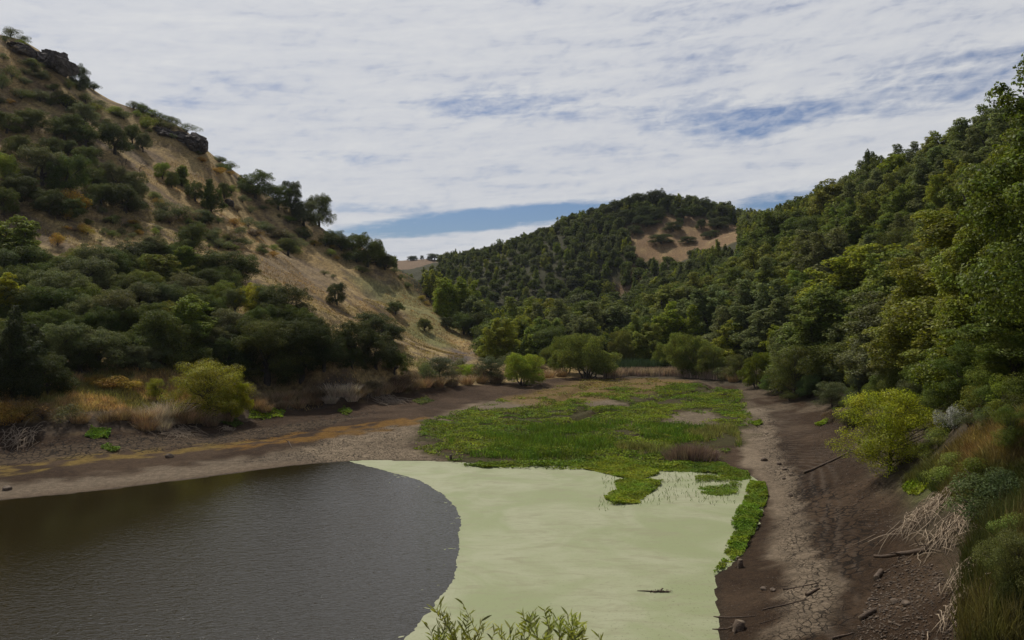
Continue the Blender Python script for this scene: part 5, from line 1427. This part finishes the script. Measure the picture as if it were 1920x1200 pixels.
def stump(px_, pyb, r, h, label, lean=(0, 0)):
    p = hit(px_, pyb, 40); T = Tubes(); o = empty('tree_stump', p)
    T.add([(0, 0, -.1), (lean[0] * .3, lean[1] * .3, h * .35), (lean[0], lean[1], h)], r * 1.35, r, 11)
    for i in range(5):
        a = i * 1.26 + .3; T.add([(.5 * r * math.cos(a), .5 * r * math.sin(a), .12), (2.2 * r * math.cos(a), 2.2 * r * math.sin(a), -.03)], r * .4, r * .12, 5)
    obj('trunk', T.mesh('trunk', M['log']), o)
    obj('cut_face', Tubes().add([(lean[0], lean[1], h - .005), (lean[0] * 1.02, lean[1] * 1.02, h + .012)], r * .94, r * .9, 12).mesh('cut_face', M['cutwood'], False), o)
    return tag(o, label, 'stump')


stump(1384, 1180, .2, .32, 'sawn stump with pale top at the lower right water edge', (.1, .05))
stump(1388, 1064, .12, .4, 'small dark stump on the mud point above the sawn stump')
stump(845, 862, .1, .45, 'short post-like stump at the far edge of the duckweed')


def lumpy(name, seed, r=1.0, flat=.7):
    r_ = np.random.default_rng(seed); bm = bmesh.new(); bmesh.ops.create_icosphere(bm, subdivisions=3, radius=r)
    ax = [unit(r_.normal(size=3)) for _ in range(9)]; lim = [r_.uniform(.55, .9) for _ in range(9)]
    for v in bm.verts:
        c = np.array(v.co)
        for a, l in zip(ax, lim):
            dd = c @ a - l
            if dd > 0: c = c - a * dd * .85
        c *= 1 + .12 * (fbm(np.array([c[0] * 3]), np.array([c[1] * 3 + c[2] * 2]), seed, 3)[0] - .5)
        c[2] *= flat; v.co = c
    me = bpy.data.meshes.new(name); bm.to_mesh(me); bm.free()
    return me


STM = [lumpy('stone', 300 + i) for i in range(5)]
for m_ in STM: m_.materials.append(M['stone'])
for k, (px_, pyb, s, lab) in enumerate([(1433, 864, .3, 'dark clod left of a row of stones on the pale mud path'), (1461, 871, .26, 'flat brown stone on the right path, nearest the pole row'), (1471, 881, .22, 'brown stone in the row below the flat brown stone'),
                                        (1470, 898, .16, 'small grey stone left of its row on the right path'), (1484, 891, .15, 'small stone close to the tip of the fallen pole'), (1483, 930, .2, 'dark stone alone at the bend of the right path'),
                                        (317, 858, .38, 'dark clod on the mud at the left shore'), (14, 918, .35, 'dark clod near the water at the left edge'), (1450, 1108, .15, 'pale stone on the dark mud by the water'),
                                        (1432, 1106, .17, 'dark stone left of the pale stone on dark mud'), (1632, 1126, .14, 'small dark stone by the cut logs'), (1676, 1132, .18, 'reddish stone amid rubble on the right bank'), (1700, 1134, .2, 'dark stone amid rubble, right of the reddish one')]):
    p = hit(px_, pyb, 60)
    o = obj('stone', STM[k % 5], None, (p[0], p[1], p[2] + s * .2), (0, 0, k), (s, s, s)); tag(o, lab, 'stone')
# rubble and chips: uncountable
def rubble(poly, n, smin, smax, label, seed):
    r_ = np.random.default_rng(seed); X, Yv = scatter(poly, n, r_); zz = hgt(X, Yv); VV = []; FF = []
    oct_ = np.array([(1, 0, 0), (0, 1, 0), (-1, 0, 0), (0, -1, 0), (0, 0, .6), (0, 0, -.5)]); of = np.array([(0, 1, 4), (1, 2, 4), (2, 3, 4), (3, 0, 4), (1, 0, 5), (2, 1, 5), (3, 2, 5), (0, 3, 5)])
    for k in range(n):
        s = smin + (smax - smin) * r_.random() ** 3; a = r_.uniform(0, 6.28); st = r_.uniform(.5, 1.7)
        v = oct_ * r_.uniform(.6, 1.3, (6, 3)) * s * np.array([st, .7, .8]); c_, s_ = math.cos(a), math.sin(a)
        VV.append(np.stack([v[:, 0] * c_ - v[:, 1] * s_ + X[k], v[:, 0] * s_ + v[:, 1] * c_ + Yv[k], v[:, 2] + zz[k] + s * .15], 1)); FF.append(of + 6 * k)
    tag(obj('rubble', mesh_np('rubble', np.concatenate(VV), np.concatenate(FF), [M['stone']])), label, 'rubble', kind='stuff')


rubble(poly_hit([(1600, 1200), (1640, 1090), (1690, 1040), (1760, 1060), (1800, 1130), (1795, 1200)], 35), 2600, .02, .11, 'small stones and wood chips scattered at the lower right', 1)
rubble(poly_hit([(1580, 780), (1620, 860), (1660, 920), (1720, 1000), (1660, 1010), (1580, 920), (1520, 850), (1530, 790)], 50), 4200, .02, .1, 'small stones and clods strewn over the upper right mud bank', 2)
rubble(poly_hit([(1345, 1090), (1480, 1080), (1500, 1200), (1355, 1200)], 35), 2200, .01, .045, 'pebbles and bits on the dark mud by the lower right water edge', 3)
rubble(poly_hit([(0, 830), (200, 812), (480, 800), (700, 762), (720, 772), (480, 826), (250, 838), (0, 852)], 75), 1500, .04, .14, 'clods on the brown mud along the left shore', 4)

# ---- debris floating on the duckweed
p = g(1225, 1110, 0); r = empty('floating_branch', (p[0], p[1], .01)); tag(r, 'dark broken branch floating in the duckweed', 'branch')
obj('trunk', Tubes().add([(-.75, .12, .0), (-.4, .05, .03), (0, 0, .02), (.35, -.06, .04), (.75, -.05, 0)], .02, .05, 6).add([(.3, -.05, .02), (.45, .1, .12), (.5, .15, .1)], .05, .02, 5).mesh('trunk', M['log']), r)
obj('leaf_clump', mesh_np('leaf_clump', *leaves(np.stack([rg.normal(.3, .25, 60), rg.normal(-.03, .06, 60), rg.uniform(.01, .08, 60)], 1), rg.normal(size=(60, 3)) + np.array([0, 0, 1.5]), .1, .5, rg), [M['log']]), r)

# ---- rock outcrops on the crest: blocks broken along joints, set into the slope
def crag(seed, sx_, sy_, sz_):
    r_ = np.random.default_rng(seed); bm = bmesh.new(); bmesh.ops.create_icosphere(bm, subdivisions=4, radius=1)
    ax = [unit(r_.normal(size=3) * np.array([1, 1, .35])) for _ in range(12)] + [np.array([0, 0, 1.]), unit(np.array([.1, .2, 1]))]; lim = [r_.uniform(.45, .85) for _ in ax]
    P_ = np.array([v.co for v in bm.verts])
    for a_, l in zip(ax, lim):
        dd = P_ @ a_ - l; P_ -= np.where(dd > 0, dd, 0)[:, None] * a_
    n_ = unit(P_); o_ = seed * 3.7
    P_ += n_ * ((fbm(P_[:, 0] * 4 + P_[:, 1] * 2 + o_, P_[:, 2] * 7, seed, 4) - .5) * .34 + (np.floor(vnoise(P_[:, 0] * 5 + o_, P_[:, 1] * 5 + P_[:, 2] * 1.5, seed) * 4) / 4 - .4) * .18)[:, None]
    for v, c in zip(bm.verts, P_): v.co = Vector((c[0] * sx_, c[1] * sy_, c[2] * sz_))
    return bm


def outcrop(Y, blocks, label, seed):
    x0 = (blocks[0][0] - CX) / F * Y; z0 = h1(x0, Y); big = bmesh.new(); r_ = np.random.default_rng(seed)
    for k, (bx_, by_, w_, h_) in enumerate(blocks):           # pixel middle, pixel size
        p = hit(bx_, by_ + h_ * .3); yk = p[1] if k == 0 else min(max(p[1], yk - 3), yk + 3); s = yk / F; p = ((bx_ - CX) * s, yk); b2 = crag(seed * 20 + k, w_ * s * .62, 4.5, h_ * s * .6)
        bmesh.ops.rotate(b2, verts=b2.verts, cent=(0, 0, 0), matrix=Matrix.Rotation(r_.uniform(-.4, .4), 3, 'Z'))
        bmesh.ops.translate(b2, verts=b2.verts, vec=(p[0] - x0, p[1] - Y + .8, H + (HY - by_) / F * p[1] - z0))
        t = bpy.data.meshes.new('t'); b2.to_mesh(t); b2.free(); big.from_mesh(t); bpy.data.meshes.remove(t)
    me = bpy.data.meshes.new('rock_outcrop'); big.to_mesh(me); big.free(); me.materials.append(M['rock'])
    return tag(obj('rock_outcrop', me, None, (x0, Y, z0)), label, 'rock')


outcrop(196, [(90, 106, 36, 26), (72, 106, 30, 24), (108, 110, 30, 34), (118, 120, 22, 34), (54, 96, 36, 18), (34, 88, 34, 14), (100, 120, 40, 22), (112, 128, 34, 22)], 'craggy dark rock outcrop high on the left crest, the upper one', 5)
outcrop(213, [(350, 260, 42, 26), (368, 264, 30, 32), (330, 254, 38, 20), (310, 248, 36, 16), (377, 272, 18, 24), (294, 242, 32, 12), (360, 274, 34, 18)], 'dark rock ledge on the left crest, the lower outcrop beside the sky', 6)
for px_, pyb, w_, h_, lab in [(430, 380, 20, 12, 1)]:
    if lab: outcrop(210, [(px_, pyb, w_, h_)], 'small dark rock among bushes in the middle of the left slope', 9)

# ---- bare trees
def bare_tree(px_, pyb, hp, label, seed, mat='bark', spread=.6):
    p = hit(px_, pyb, 180); h_ = hp * p[1] / F; r_ = np.random.default_rng(seed); T = Tubes()
    def grow(s, d, L, r, dep):
        e = s + d * L; T.add(curve_pts(s, e, r_, .16, 4), r, r * .6, 5, cap=False)
        if dep == 0: return
        for _ in range(3):
            nd = unit(d + r_.normal(0, spread, 3) + np.array([0, 0, .15])); grow(e - d * L * r_.uniform(0, .3), nd, L * r_.uniform(.6, .8), r * .58, dep - 1)
    grow(np.array([0, 0, -.2]), np.array([.1, 0, 1.0]), h_ * .4, h_ * .022, 4)
    return tag(obj('bare_tree', T.mesh('bare_tree', M[mat]), None, p), label, 'bare tree')


bare_tree(228, 328, 36, 'bare twisted tree on the left slope below the large dark oak', 1)
bare_tree(262, 324, 32, 'bare forked tree on the left slope, right of the twisted one', 2)
bare_tree(1000, 668, 36, 'grey leafless tree in front of the ravine oaks at the marsh head', 3, 'deadwood')
bare_tree(905, 712, 44, 'leafless dark shrub-tree on the shore at the spur tip', 4)
bare_tree(300, 752, 44, 'bare crooked sapling on the left bank left of the yellow willow', 5, spread=.5)
bare_tree(372, 690, 40, 'leafless grey branches above the yellow willow', 6, 'deadwood')

# ---- foreground willow shoots
def shoots(cx_, tops, Y, label, seed):
    r_ = np.random.default_rng(seed); x0 = (cx_ - CX) / F * Y; zb = h1(x0, Y); r = empty('willow_shoots', (x0, Y, zb)); T = Tubes(); C = []; D = []; Nn = []
    for (tx, ty) in tops:
        Yt = Y + r_.uniform(-.25, .25); tip = np.array([(tx - CX) / F * Yt - x0, Yt - Y, H + (HY - ty) / F * Yt - zb])
        b = np.array([r_.normal(0, .12), r_.normal(0, .12), -.05]); pts = curve_pts(b, tip, r_, .05, 12); T.add(pts, .016, .003, 5)
        for t in np.arange(.5, 1.0, .0065):
            k = t * 11; i0 = min(int(k), 10); s = pts[i0] + (pts[i0 + 1] - pts[i0]) * (k - i0); ax = unit(pts[i0 + 1] - pts[i0])
            a = r_.uniform(0, 6.28); d_ = unit(np.array([math.cos(a), math.sin(a), .25]) + ax * r_.uniform(.5, 1.3)); L = r_.uniform(.07, .13)
            if r_.random() < .22 and t < .93:
                e2 = s + unit(d_ + np.array([0, 0, .6])) * r_.uniform(.15, .34); tw = curve_pts(s, e2, r_, .1, 4); T.add(tw, .004, .0015, 4)
                for tt_ in np.linspace(.2, 1, 8):
                    a2 = r_.uniform(0, 6.28); d2 = unit(np.array([math.cos(a2), math.sin(a2), .2]) + unit(e2 - s)); C.append(s + (e2 - s) * tt_ + d2 * L * .5); D.append(d2 * 1.0); Nn.append(np.cross(d2, r_.normal(size=3)))
            C.append(s + d_ * L * .5); D.append(d_); Nn.append(np.cross(d_, r_.normal(size=3)))
    C = np.array(C); D = unit(np.array(D)); Nn = unit(np.array(Nn)); n = len(C); L = r_.uniform(.1, .18, n)[:, None]; W = L * .155; b = unit(np.cross(Nn, D)); fold = Nn * L * .05; sag = np.array([0, 0, -1]) * L * .14
    ring = [C - D * L * .5, C - D * L * .15 + b * W * .5 + fold, C - D * L * .15 - b * W * .5 + fold, C + D * L * .18 + b * W * .4 + fold + sag * .3, C + D * L * .18 - b * W * .4 + fold + sag * .3, C + D * L * .5 + sag]
    Vl = np.stack(ring, 1).reshape(-1, 3); bs = np.arange(n)[:, None] * 6
    F3 = np.concatenate([bs + np.array([[0, 1, 2]]), bs + np.array([[3, 5, 4]])]); F4 = bs + np.array([[1, 3, 4, 2]])
    obj('stems', T.mesh('stems', M['stem']), r)
    o = obj('leaves', mesh_np('leaves', Vl, [F4, F3], [M['leaf_fg']]), r); o.color = (.14, .16, .028, 1)
    return tag(r, label, 'shoots')


M['stem'] = noisy_mat('green_stem', (.1, .1, .03), (.17, .14, .06), 20, bstr=0)
M['leaf_fg'] = leaf_mat('willow_leaves', gloss=.6, var=.55, trans=.35)
shoots(860, [(866, 1128), (845, 1150), (905, 1160), (825, 1165), (880, 1150), (930, 1178), (812, 1140), (850, 1170)], 9.2, 'leafy willow shoots at the bottom edge, left clump', 1)
shoots(1020, [(978, 1148), (1000, 1146), (1020, 1142), (955, 1172), (985, 1165), (1030, 1165), (1050, 1160), (935, 1185)], 9.4, 'leafy willow shoots at the bottom edge, middle clump', 2)
shoots(1080, [(1082, 1160), (1060, 1182), (1100, 1178), (1122, 1188), (1090, 1190), (1050, 1158)], 9.0, 'leafy willow shoots at the bottom edge, right clump', 3)

# ------------------------------------------------------------------ written descriptions of the remaining trees and bushes
MARKS = [(95, 100, 'the upper rock outcrop'), (345, 260, 'the lower rock outcrop'), (547, 370, 'the dense crest tree'), (708, 605, 'the flat-topped oak'), (400, 725, 'the yellow willow'),
         (210, 715, 'the orange bushes on the left bank'), (240, 305, 'the two bare trees on the left slope'), (38, 450, 'the left-edge light tree'), (26, 660, 'the near-black left-edge tree'),
         (540, 650, 'the big dark oaks at the hill foot'), (550, 510, 'the bare soil patch on the spur'), (720, 485, 'the end of the left ridge'), (362, 600, 'the bright tree in the lower wood'), (140, 380, 'the orange bush on the left slope'),
         (340, 330, 'the feathery tree below the rocks'), (540, 460, 'the lone rounded bush-oak'), (470, 550, 'the yellow-topped oak'), (396, 360, 'the upright mid-slope tree'),
         (1280, 425, 'the bare hilltop grass'), (1185, 520, 'the bare slip below the hilltop'), (1236, 370, 'the tree-topped summit'), (800, 485, 'the far ridge'), (1100, 665, 'the large marsh-edge willow'), (1290, 660, 'the tall reed-bed willow'),
         (880, 615, 'the tip of the grassy spur'), (1628, 290, 'the spiky skyline tree'), (1895, 180, 'the tallest right-edge tree'), (1668, 800, 'the bright yellow-green bush'), (1580, 620, 'the pale grey-leaved tree'),
         (1820, 720, 'the dark hollow'), (1420, 410, 'the saddle beside the hilltop'), (1490, 690, 'the feathery tree on the right bank'), (1840, 235, 'the bushy ridge-top tree'), (1475, 620, 'the half-bare grey tree'),
         (982, 690, 'the round willow bush'), (640, 735, 'the pale reeds on the left shore'), (310, 785, 'the left reed mound'), (30, 800, 'the dead branches at the left edge'), (1860, 500, 'the big right-edge tree')]


def tone_of(c):
    r_, g_, b_ = c[:3]
    if r_ > g_ * 1.25 and r_ > .12: return 'orange'
    if r_ > g_ * 1.15: return 'brown'
    if r_ > .14: return 'yellow-green'
    if g_ > .11: return 'light green'
    if b_ > g_ * .48: return 'grey-green'
    return 'dark green' if g_ < .045 else 'green'


groups = {}
for rec in RECS:
    if rec['label']: continue
    o = rec['o']; col_ = o.children[0].color if o.children and o.type == 'EMPTY' else o.color
    best = min(MARKS, key=lambda m_: math.hypot(m_[0] - rec['px'], m_[1] - rec['py'])); ddx, ddy = rec['px'] - best[0], rec['py'] - best[1]
    dist = math.hypot(ddx, ddy)
    if abs(ddx) > 1.8 * abs(ddy): rel = 'right of' if ddx > 0 else 'left of'
    elif abs(ddy) > 1.8 * abs(ddx): rel = 'below' if ddy > 0 else 'above'
    else: rel = ('below' if ddy > 0 else 'above') + ' and ' + ('right of' if ddx > 0 else 'left of')
    if best[2].startswith('where'): rel = rel.replace(' of', '') if rel.endswith(' of') else rel
    word = rec['word'] or 'tree'
    if rec['zone'] != 'forest' and 'reed' not in word and 'dark' not in word: word = tone_of(col_) + ' ' + word
    ph = rec['hpx'] ; size = 'tall' if ph > (75 if 'bush' not in word else 34) else ('small' if ph < (42 if 'bush' not in word else 17) else 'medium')
    if 'reed' in word: size = ''
    groups.setdefault((size, word, rel, best[2]), []).append((dist, rec))
ORD = ['nearest', 'second nearest', 'third nearest', 'fourth nearest', 'fifth nearest', 'sixth nearest', 'seventh nearest', 'eighth nearest']
for (size, word, rel, mk), lst in groups.items():
    lst.sort(key=lambda t: t[0])
    for k, (dist, rec) in enumerate(lst):
        s = (size + ' ' + word).strip() + ' ' + rel + ' ' + mk
        if len(lst) > 1: s += ', ' + (ORD[k].replace(' nearest', '-nearest') if k < len(ORD) else 'farther off')
        rec['o']['label'] = s
print('objects', len(bpy.data.objects), 'labels', len(RECS))
